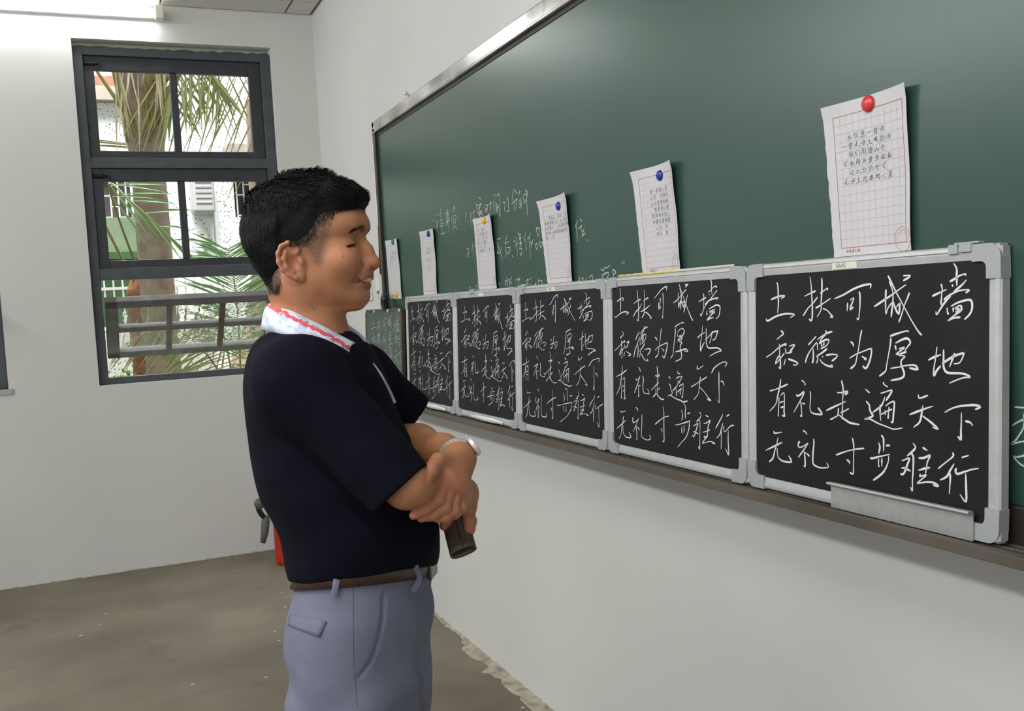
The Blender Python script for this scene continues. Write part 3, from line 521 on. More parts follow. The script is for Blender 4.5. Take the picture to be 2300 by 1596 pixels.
# ------------------------------------------------------------------ sheets of paper and magnets
def sheet(name, tl, tr, br, bl, label, curl, lines, cx0=0.115, rows=15, cols=11, stamp=True, seedv=1, caption=False, indent=None, txtw=0.0019):
    """corners in (y, z) on the board; u runs right, v runs down"""
    rnd = random.Random(seedv)
    wd = (math.hypot(tl[0] - tr[0], tl[1] - tr[1]) + math.hypot(bl[0] - br[0], bl[1] - br[1])) / 2; hg = (math.hypot(tl[0] - bl[0], tl[1] - bl[1]) + math.hypot(tr[0] - br[0], tr[1] - br[1])) / 2
    def P(u, v, hgt=0.0):                      # u, v in 0..1
        y = (tl[0] * (1 - u) + tr[0] * u) * (1 - v) + (bl[0] * (1 - u) + br[0] * u) * v
        z = (tl[1] * (1 - u) + tr[1] * u) * (1 - v) + (bl[1] * (1 - u) + br[1] * u) * v
        x = 0.0012 + curl[0] * max(0, u - 0.55) ** 2 * 4.0 * (1 - 0.45 * v) + curl[1] * max(0, 0.45 - u) ** 2 * 4 * (1 - v) + curl[2] * max(0, 0.10 - v) * 10 * abs(u - 0.5) * 2 + 0.0015 * math.sin(9 * v) * u
        return Vector((BX - x - hgt, y, z))
    root = None
    bm = BM(); nu, nv = 14, 22; g = {}
    for side, hh in ((0, 0.0003), (1, 0.0)):
        for i in range(nu + 1):
            for j in range(nv + 1):
                u, v = i / nu, j / nv
                if i == 0: u += rnd.uniform(-0.004, 0.012) if v > 0.15 else 0
                g[side, i, j] = bm.verts.new(P(u, v, hh))
    for i in range(nu):
        for j in range(nv):
            bm.faces.new((g[0, i, j], g[0, i, j + 1], g[0, i + 1, j + 1], g[0, i + 1, j])); bm.faces.new((g[1, i, j], g[1, i + 1, j], g[1, i + 1, j + 1], g[1, i, j + 1]))
    root = obj(name, bm, M['paper'], smooth=True); tag(root, label, 'paper', 'manuscript sheets held on the chalkboard')
    def plc(th_): return lambda u, v, hgt: P(u, v, 0.0006 + th_)
    u0, u1, v0, v1 = cx0, 0.945, 0.085, 0.945
    asp = wd / hg
    def line(bm, a, b, w_, th_=0.0):
        n = 10; pts = [(a[0] + (b[0] - a[0]) * t, a[1] + (b[1] - a[1]) * t) for t in np.linspace(0, 1, n + 1)]
        du, dv = b[0] - a[0], b[1] - a[1]
        if abs(du) > abs(dv): q = [(p[0], p[1] - w_ / hg / 2) for p in pts], [(p[0], p[1] + w_ / hg / 2) for p in pts]
        else: q = [(p[0] - w_ / wd / 2, p[1]) for p in pts], [(p[0] + w_ / wd / 2, p[1]) for p in pts]
        A_ = [bm.verts.new(P(*p, 0.0006 + th_)) for p in q[0]]; B_ = [bm.verts.new(P(*p, 0.0006 + th_)) for p in q[1]]
        for i in range(n): bm.faces.new((A_[i], B_[i], B_[i + 1], A_[i + 1]))
    bm = BM()
    for c in range(1, cols): line(bm, (u0 + (u1 - u0) * c / cols, v0), (u0 + (u1 - u0) * c / cols, v1), 0.00045)
    for r in range(1, rows): line(bm, (u0, v0 + (v1 - v0) * r / rows), (u1, v0 + (v1 - v0) * r / rows), 0.0006)
    gr = obj('printed_grid', bm, M['ink_grid'], root)
    bm = BM()
    for a, b_ in (((u0, v0), (u1, v0)), ((u1, v0), (u1, v1)), ((u1, v1), (u0, v1)), ((u0, v1), (u0, v0))): line(bm, a, b_, 0.0011, 0.0001)
    obj('printed_border', bm, M['ink_red'], root)
    if stamp:
        bm = BM(); cu_, cv_, rr = 0.90, 0.925, 0.021
        circ = [(cu_ + rr / wd * math.cos(a), cv_ + rr / hg * math.sin(a)) for a in np.linspace(0, 2 * PI, 37)]
        for a, b_ in zip(circ, circ[1:]):
            q = [P(*a, 0.0008), P(*b_, 0.0008), P(cu_ + (b_[0] - cu_) * 0.95, cv_ + (b_[1] - cv_) * 0.95, 0.0008), P(cu_ + (a[0] - cu_) * 0.95, cv_ + (a[1] - cv_) * 0.95, 0.0008)]
            bm.faces.new([bm.verts.new(x) for x in q])
        for kk in range(9):
            a = PI + PI * kk / 8; c_ = (cu_ + 0.7 * rr / wd * math.cos(a), cv_ + 0.7 * rr / hg * math.sin(a))
            for s_ in range(2): ribbon(bm, [(c_[0] + rnd.uniform(-.01, .01), c_[1] - .006), (c_[0] + rnd.uniform(-.012, .012), c_[1] + .006)], 0.006, lambda u, v, hgt: P(u, v, 0.0008), 0, 1)
        for kk in range(8): ribbon(bm, [(cu_ - 0.09 + kk * 0.025, cv_ + 0.018 + rnd.uniform(-.003, .003)), (cu_ - 0.08 + kk * 0.025, cv_ + 0.026)], 0.012, lambda u, v, hgt: P(u, v, 0.0008), 0, 1)
        obj('red_seal', bm, M['ink_stamp'], root)
    cw, ch_ = (u1 - u0) / cols, (v1 - v0) / rows
    bm = BM()
    def put(glyph, u, v, w_, h_, sw):
        for s in glyph:
            pts = [(u + w_ * (x / 100 + rnd.uniform(-.05, .05)), v + h_ * (1 - y / 100 + rnd.uniform(-.05, .05))) for x, y in s]
            q = spline(pts, 2); A_, B_ = [], []
            for i in range(len(q)):
                d = q[min(i + 1, len(q) - 1)] - q[max(i - 1, 0)]; dx_, dy_ = d[0] * wd, d[1] * hg; l_ = math.hypot(dx_, dy_) or 1e-9
                nx_, ny_ = -dy_ / l_ * sw / 2 / wd, dx_ / l_ * sw / 2 / hg
                A_.append(bm.verts.new(P(q[i][0] + nx_, q[i][1] + ny_, 0.0009))); B_.append(bm.verts.new(P(q[i][0] - nx_, q[i][1] - ny_, 0.0009)))
            for i in range(len(q) - 1): bm.faces.new((A_[i], B_[i], B_[i + 1], A_[i + 1]))
    keys = list(GLYPH)
    for li, ln in enumerate(lines):
        r, c0, text = ln
        for ci, chh in enumerate(text):
            if chh == ' ': continue
            gl = GLYPH.get(chh) or SMALL.get(chh) or GLYPH[keys[(li * 7 + ci * 3 + seedv) % len(keys)]]
            put(gl, u0 + cw * (c0 + ci + 0.14), v0 + ch_ * (r + 0.16), cw * 0.74, ch_ * 0.70, 0.0007)
    obj('handwriting', bm, M['ink_black'], root)
    if caption:
        bm = BM()
        for kk in range(5):
            put(GLYPH[['步', '德', '厚', '土', '地'][kk]], u0 + 0.06 + kk * 0.038, v1 + 0.012, 0.028, 0.020, 0.0006)
        obj('red_caption', bm, M['ink_red'], root)
    return root
SMALL = {'一': [[(5, 45), (95, 60)]], '是': [[(30, 95), (30, 60)], [(30, 95), (72, 95), (70, 60), (30, 60)], [(30, 78), (70, 78)], [(10, 48), (92, 50)], [(52, 48), (52, 10)], [(52, 28), (85, 30)], [(28, 35), (8, 0), (40, 8), (95, 2)]],
 '首': [[(30, 100), (42, 86)], [(72, 100), (58, 86)], [(5, 80), (95, 82)], [(50, 82), (42, 66)], [(25, 64), (25, 2)], [(25, 64), (76, 64), (76, 2)], [(25, 44), (76, 44)], [(25, 24), (76, 24)], [(25, 4), (76, 4)]],
 '诗': [[(12, 95), (22, 82)], [(5, 62), (22, 62), (20, 15), (32, 28)], [(45, 80), (92, 82)], [(68, 98), (68, 60)], [(38, 58), (100, 60)], [(40, 38), (98, 40)], [(80, 55), (80, 4), (68, 12)], [(52, 28), (62, 16)]],
 '仪': [[(28, 98), (5, 55)], [(20, 72), (20, 0)], [(62, 98), (70, 84)], [(88, 80), (60, 30), (36, 2)], [(42, 78), (66, 30), (98, 2)]],
 '我': [[(45, 96), (12, 84)], [(4, 62), (98, 66)], [(30, 88), (30, 4), (18, 12)], [(6, 30), (50, 44)], [(58, 98), (66, 40), (94, 4), (96, 22)], [(88, 44), (50, 8)], [(76, 94), (88, 82)]],
 '们': [[(28, 98), (5, 50)], [(20, 66), (20, 0)], [(40, 96), (50, 84)], [(40, 70), (40, 0)], [(58, 88), (94, 88), (94, 4), (82, 10)]],
 '用': [[(20, 95), (20, 40), (4, 0)], [(20, 95), (88, 95), (88, 4), (76, 10)], [(20, 68), (88, 68)], [(20, 42), (88, 42)], [(54, 95), (54, 2)]],
 '理': [[(4, 88), (38, 90)], [(6, 54), (36, 56)], [(20, 88), (20, 14)], [(2, 10), (40, 22)], [(50, 94), (50, 50)], [(50, 94), (92, 94), (92, 50), (50, 50)], [(50, 72), (92, 72)], [(71, 94), (71, 4)], [(48, 28), (94, 28)], [(42, 4), (100, 4)]],
 '去': [[(22, 82), (80, 84)], [(50, 100), (50, 52)], [(4, 50), (98, 54)], [(48, 50), (20, 10), (78, 16)], [(66, 30), (86, 2)]],
 '关': [[(28, 98), (38, 82)], [(74, 98), (62, 82)], [(16, 74), (86, 76)], [(4, 46), (98, 48)], [(50, 74), (44, 30), (6, 0)], [(50, 44), (96, 0)]],
 '爱': [[(82, 98), (18, 90)], [(20, 84), (26, 74)], [(48, 86), (52, 74)], [(78, 86), (68, 74)], [(6, 52), (8, 66), (94, 66), (88, 54)], [(24, 52), (82, 52)], [(46, 60), (30, 20), (6, 0)], [(34, 34), (74, 34), (30, 0)], [(40, 26), (94, 0)]],
 '来': [[(16, 84), (86, 86)], [(32, 76), (40, 62)], [(70, 76), (60, 62)], [(4, 54), (98, 56)], [(50, 98), (50, 0)], [(48, 50), (8, 6)], [(52, 50), (96, 6)]],
 '心': [[(12, 50), (4, 26)], [(32, 66), (34, 14), (52, 4), (76, 10), (72, 30)], [(50, 84), (58, 68)], [(84, 64), (96, 44)]],
 '让': [[(12, 94), (24, 80)], [(4, 58), (22, 58), (20, 14), (34, 28)], [(64, 96), (64, 6)], [(64, 56), (92, 58)], [(36, 4), (100, 6)]],
 '里': [[(20, 96), (20, 46)], [(20, 96), (82, 96), (82, 46), (20, 46)], [(20, 72), (82, 72)], [(50, 96), (50, 4)], [(16, 24), (86, 24)], [(2, 2), (98, 4)]],
 '的': [[(26, 98), (14, 78)], [(10, 74), (10, 8)], [(10, 74), (42, 74), (42, 8), (10, 8)], [(10, 42), (42, 42)], [(64, 98), (50, 62)], [(60, 74), (94, 74), (90, 6), (76, 14)], [(62, 50), (74, 36)]],
 '在': [[(4, 80), (96, 84)], [(46, 98), (30, 56), (4, 26)], [(22, 46), (22, 0)], [(48, 48), (92, 50)], [(70, 68), (70, 6)], [(38, 4), (100, 6)]]}
poem = [(2, 2, '礼仪是一首诗'), (3, 1, '一首悠扬清晰的诗'), (4, 2, '我们用理解去'), (5, 1, '融化用关爱来安抚'), (6, 2, '让礼仪的种子'), (7, 1, '久珍藏在彼此心里')]
sheet('manuscript_paper', (1.445, 1.761), (1.236, 1.761), (1.240, 1.489), (1.432, 1.489), 'nearest and largest looking handwritten sheet, pinned by the red magnet', (0.014, 0.004, 0.005), poem, seedv=3, caption=True)
sheet('manuscript_paper', (2.134, 1.743), (1.940, 1.744), (1.930, 1.489), (2.111, 1.489), 'handwritten sheet with eight short lines under a blue magnet, second nearest', (0.016, 0.006, 0.006),
      [(2, 3, '是一我爱心里'), (3, 3, '心首 去理诗'), (4, 3, '走天爱是的我'), (5, 4, '我是来让里'), (6, 3, '首用诗关的心'), (7, 3, '诗理关爱有里'), (8, 4, '心仪 去'), (9, 4, '诗无 爱')], cx0=0.13, seedv=5, caption=True)
sheet('manuscript_paper', (2.692, 1.735), (2.483, 1.738), (2.483, 1.489), (2.661, 1.489), 'handwritten sheet with five full width lines under a blue magnet, behind the middle blackboard', (0.016, 0.004, 0.006),
      [(2, 2, '是仪走 首有 一里'), (3, 0, '有我首用心去 天心关来'), (4, 0, '为里爱天 心诗是理关城地'), (5, 0, '厚地心为扶爱的墙关是心'), (6, 0, '地 一是')], cx0=0.13, seedv=9)
sheet('manuscript_paper', (3.232, 1.735), (3.052, 1.736), (3.044, 1.489), (3.225, 1.489), 'handwritten sheet under a yellow magnet, beside the chalk notice', (0.012, 0.003, 0.005),
      [(1, 0, '心去 爱里'), (2, 0, '一心是用关去我'), (3, 0, '去心一爱是 里'), (4, 0, '是一心走有我'), (5, 0, '心天去 里'), (6, 0, '去我首爱一心 来')], cx0=0.12, seedv=11)
sheet('manuscript_paper', (3.840, 1.745), (3.650, 1.743), (3.661, 1.489), (3.844, 1.489), 'narrow looking handwritten sheet under a blue magnet, above the far end black chalkboard', (0.010, 0.002, 0.004),
      [(3, 3, '心天去我'), (4, 3, '里爱有心'), (6, 3, '爱心一我'), (8, 3, '心来去'), (9, 4, '首诗')], seedv=13)
sheet('manuscript_paper', (4.345, 1.748), (4.148, 1.744), (4.137, 1.483), (4.339, 1.486), 'farthest sheet, held by a green magnet above and a yellow one below', (0.008, 0.002, 0.003),
      [(2, 2, '一心去我来一'), (3, 2, '去爱有心一'), (4, 2, '心里一来'), (5, 1, '爱心去')], seedv=15, stamp=False)
def magnet(y, z, r, mname, label, off=0.0035):
    bm = BM(); lathe(bm, [(0, 0.0075), (r * 0.5, 0.0072), (r * 0.8, 0.0060), (r * 0.96, 0.0036), (r, 0.001), (r * 0.98, 0.0)], (0, 0, 0), (-1, 0, 0), 28)
    o = obj('magnet', bm, M[mname], smooth=True); o.location = (BX - off, y, z); tag(o, label, 'magnet', 'round magnets on the green chalkboard')
magnet(4.2247, 1.7346, 0.0125, 'mag_green', 'green magnet on the top edge of the farthest sheet')
magnet(4.2183, 1.5016, 0.0125, 'mag_yellow', 'yellow magnet on the bottom edge of the farthest sheet')
magnet(3.7275, 1.7275, 0.0125, 'mag_blue', 'blue magnet on the narrow sheet above the far end black chalkboard')
magnet(3.1326, 1.7220, 0.0125, 'mag_yellow', 'yellow magnet on the sheet beside the chalk notice')
magnet(2.5545, 1.7068, 0.0125, 'mag_blue', 'blue magnet on the sheet with five full width lines')
magnet(2.0072, 1.7178, 0.0125, 'mag_blue', 'blue magnet on the sheet with eight short lines')
magnet(1.3308, 1.7464, 0.0142, 'mag_red', 'red magnet on the nearest sheet')


# ------------------------------------------------------------------ switches and trunking at the end of the board
t = tag(empty('wall_switch', (-0.004, 4.860, 1.555)), 'cream wall switch box beside the far end of the green chalkboard', 'switch')
bm = BM(); box(bm, -0.040, -0.045, -0.062, 0, 0.045, 0.062); obj('box', bm, M['cream'], t, bevel=0.006)
bm = BM(); box(bm, -0.046, -0.026, -0.020, -0.038, 0.026, 0.050); obj('rocker', bm, M['white_plastic'], t, bevel=0.003)
bm = BM(); v = [bm.verts.new(p) for p in ((-0.0475, -0.010, -0.020), (-0.0475, 0.012, -0.020), (-0.0475, 0.001, -0.036), (-0.040, -0.010, -0.020), (-0.040, 0.012, -0.020), (-0.040, 0.001, -0.036))]
for f in ((0, 1, 2), (3, 5, 4), (0, 3, 4, 1), (1, 4, 5, 2), (2, 5, 3, 0)): bm.faces.new([v[i] for i in f])
obj('arrow_mark', bm, mat('switch_arrow', (0.30, 0.28, 0.24), 0.5), t)
t = tag(empty('wall_socket', (0.0, 5.19, 1.552)), 'white socket plate on the wall beside the man\'s mouth', 'socket')
bm = BM(); box(bm, -0.014, -0.055, -0.060, 0, 0.055, 0.060); obj('plate', bm, M['white_plastic'], t, bevel=0.005)
bm = BM(); box(bm, -0.024, -0.030, 0.004, -0.012, 0.030, 0.050); obj('rocker', bm, M['white_plastic'], t, bevel=0.004)
bm = BM(); box(bm, -0.022, -0.034, -0.048, -0.012, 0.026, -0.006); obj('cover', bm, M['white_plastic'], t, bevel=0.004)
bm = BM(); box(bm, -0.022, 4.858, 1.617, -0.008, 4.886, 2.27); box(bm, -0.020, 4.842, 1.05, -0.008, 4.872, 1.493)
tag(obj('cable_trunking', bm, M['white_plastic'], bevel=0.003), 'white plastic cable trunking running up the wall from the cream switch', 'trunking')
bm = BM(); tube(bm, spline([(-0.030, 4.850, 1.617), (-0.032, 4.846, 1.68), (-0.030, 4.840, 1.76), (-0.029, 4.838, 1.86)], 6), 0.0045, 6)
tag(obj('black_cable', bm, M['black_metal'], smooth=True), 'thin black cable running down the white trunking to the switch', 'cable')

# ------------------------------------------------------------------ fire extinguisher in the corner behind the man
EX, EY = -0.439, 5.752
t = tag(empty('fire_extinguisher', (EX, EY, 0)), 'red fire extinguisher standing on the floor behind the man\'s back', 'fire extinguisher')
bm = BM(); lathe(bm, [(0, 0.0), (0.062, 0.0), (0.070, 0.012), (0.072, 0.03), (0.072, 0.27), (0.066, 0.305), (0.045, 0.335), (0.022, 0.348), (0.022, 0.36), (0, 0.36)], n=32); cy = obj('cylinder', bm, M['red_paint'], t, smooth=True)
bm = BM(); lathe(bm, [(0.0735, 0.255), (0.0735, 0.262)], n=32); lathe(bm, [(0.0728, 0.255), (0.0735, 0.255)], n=32); obj('hose_band', bm, M['chrome'], t, smooth=True)
bm = BM(); lathe(bm, [(0, 0.36), (0.02, 0.36), (0.024, 0.372), (0.018, 0.40), (0, 0.402)], n=16); box(bm, -0.085, -0.012, 0.385, 0.05, 0.012, 0.398); box(bm, -0.080, -0.011, 0.408, 0.03, 0.011, 0.420); obj('valve_and_lever', bm, M['black_metal'], t, bevel=0.003)
bm = BM(); lathe(bm, [(0, 0.016), (0.030, 0.014), (0.032, 0.002), (0, 0)], (-0.145, -0.040, 0.375), (0, -1, 0), 18); obj('pressure_gauge', bm, M['grey_rubber'], t, smooth=True)
bm = BM(); tube(bm, spline([(-0.02, 0, 0.375), (-0.09, -0.02, 0.395), (-0.150, -0.03, 0.360), (-0.140, -0.035, 0.315), (-0.118, -0.03, 0.285)], 5), 0.015, 10); obj('hose', bm, M['black_metal'], t, smooth=True)
bm = BM(); tube(bm, [(-0.112, -0.03, 0.300), (-0.118, -0.032, 0.265), (-0.128, -0.034, 0.20), (-0.142, -0.036, 0.145)], [0.016, 0.024, 0.022, 0.014], 12); obj('nozzle', bm, M['grey_rubber'], t, smooth=True)
# ================================================================== THE GARDEN BEHIND THE WINDOW
# white mosaic-tiled building with black speckles
mt, nt, b = new_mat('speckled_white_tile'); N = nt.nodes.new; L = nt.links.new
tc = N('ShaderNodeTexCoord'); v = N('ShaderNodeTexVoronoi'); v.inputs['Scale'].default_value = 31; v.inputs['Randomness'].default_value = 1.0; v.distance = 'CHEBYCHEV'
L(tc.outputs['Object'], v.inputs['Vector'])
lt = N('ShaderNodeMath'); lt.operation = 'LESS_THAN'; lt.inputs[1].default_value = 0.165; L(v.outputs['Distance'], lt.inputs[0])
mx = N('ShaderNodeMix'); mx.data_type = 'RGBA'; mx.inputs['A'].default_value = (0.86, 0.86, 0.87, 1); mx.inputs['B'].default_value = (0.10, 0.10, 0.115, 1)
L(lt.outputs[0], mx.inputs['Factor']); L(mx.outputs['Result'], b.inputs['Base Color']); b.inputs['Roughness'].default_value = 0.4
M['tile'] = mt
M['dark_room'] = mat('dark_interior', (0.10, 0.085, 0.085), 0.8, var=0.5, scale=3)
M['grille'] = mat('white_grille', (0.80, 0.79, 0.80), 0.5)
M['terracotta'] = mat('terracotta', (0.34, 0.15, 0.10), 0.8, var=0.4, scale=8)
M['concrete_band'] = mat('brown_concrete', (0.38, 0.32, 0.27), 0.9, var=0.3, scale=5)
M['leaf'] = mat('palm_leaf', (0.21, 0.25, 0.075), 0.5, var=0.45, scale=3, var_col=(0.28, 0.27, 0.13))
M['leaf_fresh'] = mat('fresh_palm_leaf', (0.20, 0.38, 0.13), 0.45, var=0.4, scale=4)
M['leaf_dry'] = mat('dry_palm_leaf', (0.50, 0.42, 0.25), 0.7, var=0.3, scale=5)
M['rachis'] = mat('palm_stalk', (0.22, 0.23, 0.06), 0.5, var=0.4, scale=6, var_col=(0.20, 0.12, 0.03))
M['bark'] = mat('palm_bark', (0.36, 0.27, 0.215), 0.9, var=0.5, scale=9, bump=0.8, bscale=14, detail=8)
M['bark_red'] = mat('red_fibrous_bark', (0.36, 0.155, 0.075), 0.95, var=0.6, scale=11, bump=1.0, bscale=18, detail=8)
M['bulb'] = mat('pink_ringed_trunk', (0.55, 0.38, 0.31), 0.8, var=0.3, scale=5, bump=0.4, bscale=20)
M['hedge_paint'] = mat('green_painted_wall', (0.075, 0.17, 0.06), 0.6, var=0.35, scale=3)
M['grass'] = mat('garden_grass', (0.10, 0.20, 0.04), 0.9, var=0.5, scale=8)
FY = 11.0
bm = BM(); box(bm, -9, YB + 0.25, -0.2, 9, 14, -0.05); struct(obj('garden_ground', bm, M['grass']))
bld = tag(empty('tiled_building', (0, FY, 0)), 'white building clad in black speckled mosaic tile, seen through the window', 'building')
bm = BM(); box(bm, -7, 0.12, -0.1, 7, 0.5, 7.5)
box(bm, -0.90, 0, 2.52, 0.14, 0.12, 3.05); box(bm, -7, 0, -0.1, 7, 0.12, 2.52); box(bm, -7, 0, 3.05, 7, 0.12, 7.5); box(bm, -7, 0, 2.52, -1.95, 0.12, 3.05); box(bm, 0.95, 0, 2.52, 7, 0.12, 3.05)
obj('tiled_wall', bm, M['tile'], bld)
def barred(x0, x1, z0, z1):
    bm = BM(); box(bm, x0 + 0.001, 0.112, z0 + 0.001, x1 - 0.001, 0.119, z1 - 0.001); wdw = obj('window', bm, M['dark_room'], bld)
    bm = BM()
    xs_ = np.arange(x0 + 0.03, x1, 0.075)
    for i, x in enumerate(xs_): box(bm, x - 0.007, 0.02, z0, x + 0.007, 0.034, z1)
    for i, (xa, xb) in enumerate(zip(xs_, xs_[1:])):
        for z in np.arange(z0 + 0.02 + (0.11 if i % 2 else 0.0), z1, 0.22): box(bm, xa, 0.02, z - 0.006, xb, 0.034, z + 0.006)
    obj('window_grille', bm, M['grille'], wdw)
barred(-1.95, -0.90, 2.52, 3.05); barred(0.14, 0.95, 2.52, 3.05)
bm = BM(); box(bm, -7, -0.16, 3.70, -0.86, 0.0, 3.84); obj('balcony_slab', bm, M['concrete_band'], bld)
bm = BM(); box(bm, -2.2, -0.13, 3.84, -0.95, -0.03, 3.95); obj('balcony_planter', bm, M['terracotta'], bld, bevel=0.01)
bm = BM(); box(bm, 0.06, -0.35, 3.12, 0.5, 0.0, 3.25); obj('window_hood', bm, M['concrete_band'], bld, bevel=0.006)
# pale hood of an air conditioner, meter box, conduit
t = tag(empty('air_conditioner', (-0.205, FY - 0.16, 2.72)), 'grey rounded air conditioner hung on the speckled wall', 'air conditioner')
bm = BM(); box(bm, -0.115, -0.10, -0.175, 0.115, 0.155, 0.30); obj('casing', bm, mat('grey_casing', (0.42, 0.40, 0.41), 0.5), t, bevel=0.035, seg=4)
for zz in np.linspace(-0.07, 0.2, 6):
    bm = BM(); box(bm, -0.075, -0.108, zz - 0.012, 0.085, -0.098, zz + 0.012); obj('louvre', bm, mat('louvre_grey', (0.33, 0.31, 0.32), 0.5) if zz < -0.06 else bpy.data.materials['louvre_grey'], t, bevel=0.004)
t = tag(empty('meter_box', (-0.232, FY - 0.001, 2.27)), 'small white electric meter box on the speckled wall', 'box')
bm = BM(); box(bm, -0.055, -0.09, -0.115, 0.055, 0, 0.115); obj('case', bm, M['white_plastic'], t, bevel=0.006)
bm = BM(); box(bm, -0.018, -0.093, 0.06, 0.018, -0.088, 0.068); obj('slot', bm, M['joint'], t)
bm = BM(); tube(bm, spline([(0.0, -0.092, -0.02), (0.005, -0.10, -0.07), (0.03, -0.10, -0.10), (0.08, -0.06, -0.06), (0.10, -0.02, 0.02)], 5), 0.006, 6); obj('wire', bm, M['grey_rubber'], t, smooth=True)
bm = BM(); box(bm, -0.09, FY - 0.05, 2.05, -0.045, FY, 4.2); tag(obj('drain_pipe', bm, M['white_plastic'], bevel=0.015), 'white drain pipe beside the meter box', 'pipe')
# painted green parapet and white railings in front of the building
bm = BM(); box(bm, -4.0, 9.60, -0.05, -0.83, 9.72, 2.02); box(bm, -4.0, 9.55, 2.02, -0.83, 9.74, 2.09)
tag(obj('garden_wall', bm, M['hedge_paint'], bevel=0.004), 'low wall painted green behind the palm trunks', 'wall')
bm = BM(); box(bm, -4.0, 9.62, 2.09, -0.83, 9.70, 2.40); tag(obj('green_screen', bm, mat('pale_green_panel', (0.30, 0.40, 0.27), 0.4, var=0.4, scale=2)), 'pale green panel standing on the green garden wall', 'panel')
rl = tag(empty('white_railing', (0, 9.35, 0)), 'white metal railing low behind the reddish palm trunk', 'railing')
bm = BM()
for i, x in enumerate(np.arange(-2.6, -0.35, 0.075)): box(bm, x - 0.007, -0.007, 1.40, x + 0.007, 0.007, 1.88)
obj('bars', bm, M['grille'], rl)
bm = BM(); box(bm, -2.65, -0.012, 1.74, -0.35, 0.012, 1.765); box(bm, -2.65, -0.012, 1.40, -0.35, 0.012, 1.42); obj('rails', bm, M['grille'], rl)
bm = BM(); box(bm, -2.65, -0.05, -0.05, -0.35, 0.05, 1.40); obj('footing', bm, M['tile'], rl)

# palms ------------------------------------------------------------
def leaf_blade(bm, a, tip, w, up, sag):
    a, tip, up = Vector(a), Vector(tip), Vector(up).normalized(); d = tip - a; sd = d.cross(up).normalized()
    prev = None
    for i in range(5):
        t = i / 4; p = a + d * t + Vector((0, 0, -sag)) * t * t; ww = w * (0.35 + 1.1 * t if t < 0.5 else 1.9 * (1 - t) + 0.02)
        row = [bm.verts.new(p - sd * ww / 2 + up * ww * 0.18), bm.verts.new(p), bm.verts.new(p + sd * ww / 2 + up * ww * 0.18)]
        if prev:
            bm.faces.new((prev[0], prev[1], row[1], row[0])); bm.faces.new((prev[1], prev[2], row[2], row[1]))
        prev = row
def frond(parent, pts, Lv, Rv, n, w=0.022, r=0.016, sag=0.1, mleaf='leaf', t0=0.15, seed=1, up=(0, -1, 0.3)):
    """rachis through pts; leaflets reach out by the vectors Lv / Rv"""
    rnd = random.Random(seed); P = [Vector(p) for p in spline(pts, 8)]
    rb = BM(); tube(rb, P, [r * (1 - 0.75 * i / (len(P) - 1)) for i in range(len(P))], 8); ro = obj('frond', rb, M['rachis'], parent, smooth=True)
    bm = BM()
    for i in range(n):
        t = t0 + (1 - t0) * (i + rnd.uniform(-.2, .2)) / max(1, n - 1); t = min(max(t, 0), 1)
        k = min(int(t * (len(P) - 1)), len(P) - 2); p = P[k].lerp(P[k + 1], t * (len(P) - 1) - k)
        ln = (0.65 + 0.5 * math.sin(PI * min(1, t * 0.95))) * rnd.uniform(0.85, 1.1)
        for vv in (Lv, Rv):
            if vv is None: continue
            dv = Vector(vv) * ln + Vector((rnd.uniform(-.05, .05), rnd.uniform(-.06, .06), rnd.uniform(-.04, .04)))
            leaf_blade(bm, p, p + dv, w * rnd.uniform(0.8, 1.2), up, sag * rnd.uniform(0.6, 1.4))
    obj('leaflets', bm, M[mleaf], ro)
    return ro
def palm(name, x, y, prof, material, label, lean=0.0, ring=0.0):
    t = tag(empty(name, (x, y, -0.05)), label, 'palm tree')
    bm = BM(); n = 28; prev = None
    zs = np.linspace(prof[0][0], prof[-1][0], 70)
    for z in zs:
        rr = np.interp(z, [p[0] for p in prof], [p[1] for p in prof])
        rr *= 1 + ring * (1 if int(z / 0.11) % 2 else -1) * 0.5
        ringv = [bm.verts.new((lean * z + rr * math.cos(a) * (1 + random.uniform(-.03, .03) * (ring == 0)), rr * math.sin(a), z)) for a in np.linspace(0, 2 * PI, n, endpoint=False)]
        if prev:
            for k in range(n): bm.faces.new((prev[k], prev[(k + 1) % n], ringv[(k + 1) % n], ringv[k]))
        prev = ringv
    bm.faces.new(prev); obj('trunk', bm, material, t, smooth=True)
    return t
pa = palm('coconut_palm', -0.885, 8.2, [(0, 0.15), (1.2, 0.13), (2.0, 0.128), (2.75, 0.126), (3.0, 0.155), (3.4, 0.20), (4.2, 0.17)], M['bark'], 'brown palm trunk with green stalks fanning out, in the upper left pane')
# leaf stalks clasping the head of the trunk
rnd = random.Random(4)
for i in range(13):
    a = -2.9 + i * 0.235; x0 = 0.135 * math.cos(a); y0_ = 0.135 * math.sin(a); z0_ = 2.83 + 0.20 * rnd.random() + 0.05 * (i % 3)
    spread = 0.10 + 0.25 * rnd.random()
    bm = BM(); tube(bm, spline([(x0 * 0.95, y0_ * 0.95, z0_), (x0 * 1.25, y0_ * 1.2, z0_ + 0.30), (x0 * (1.5 + 2 * spread), y0_ * (1.3 + spread), z0_ + 0.75), (x0 * (2.2 + 4 * spread), y0_ * (1.6 + 2 * spread), z0_ + 1.4)], 5), [0.034 - 0.0009 * k for k in range(16)], 8, True, 0.6)
    obj('leaf_stalk', bm, M['rachis'], pa, smooth=True)
bm = BM()
for i in range(22):
    x = rnd.uniform(-0.20, 0.20); z = rnd.uniform(3.25, 3.7); leaf_blade(bm, (x, -0.26 + rnd.uniform(-.05, .1), z), (x + rnd.uniform(-.08, .08), -0.28 + rnd.uniform(-.05, .05), z - rnd.uniform(0.25, 0.75)), 0.016, (0, -1, 0.1), 0.0)
obj('hanging_fibres', bm, M['leaf_dry'], pa)
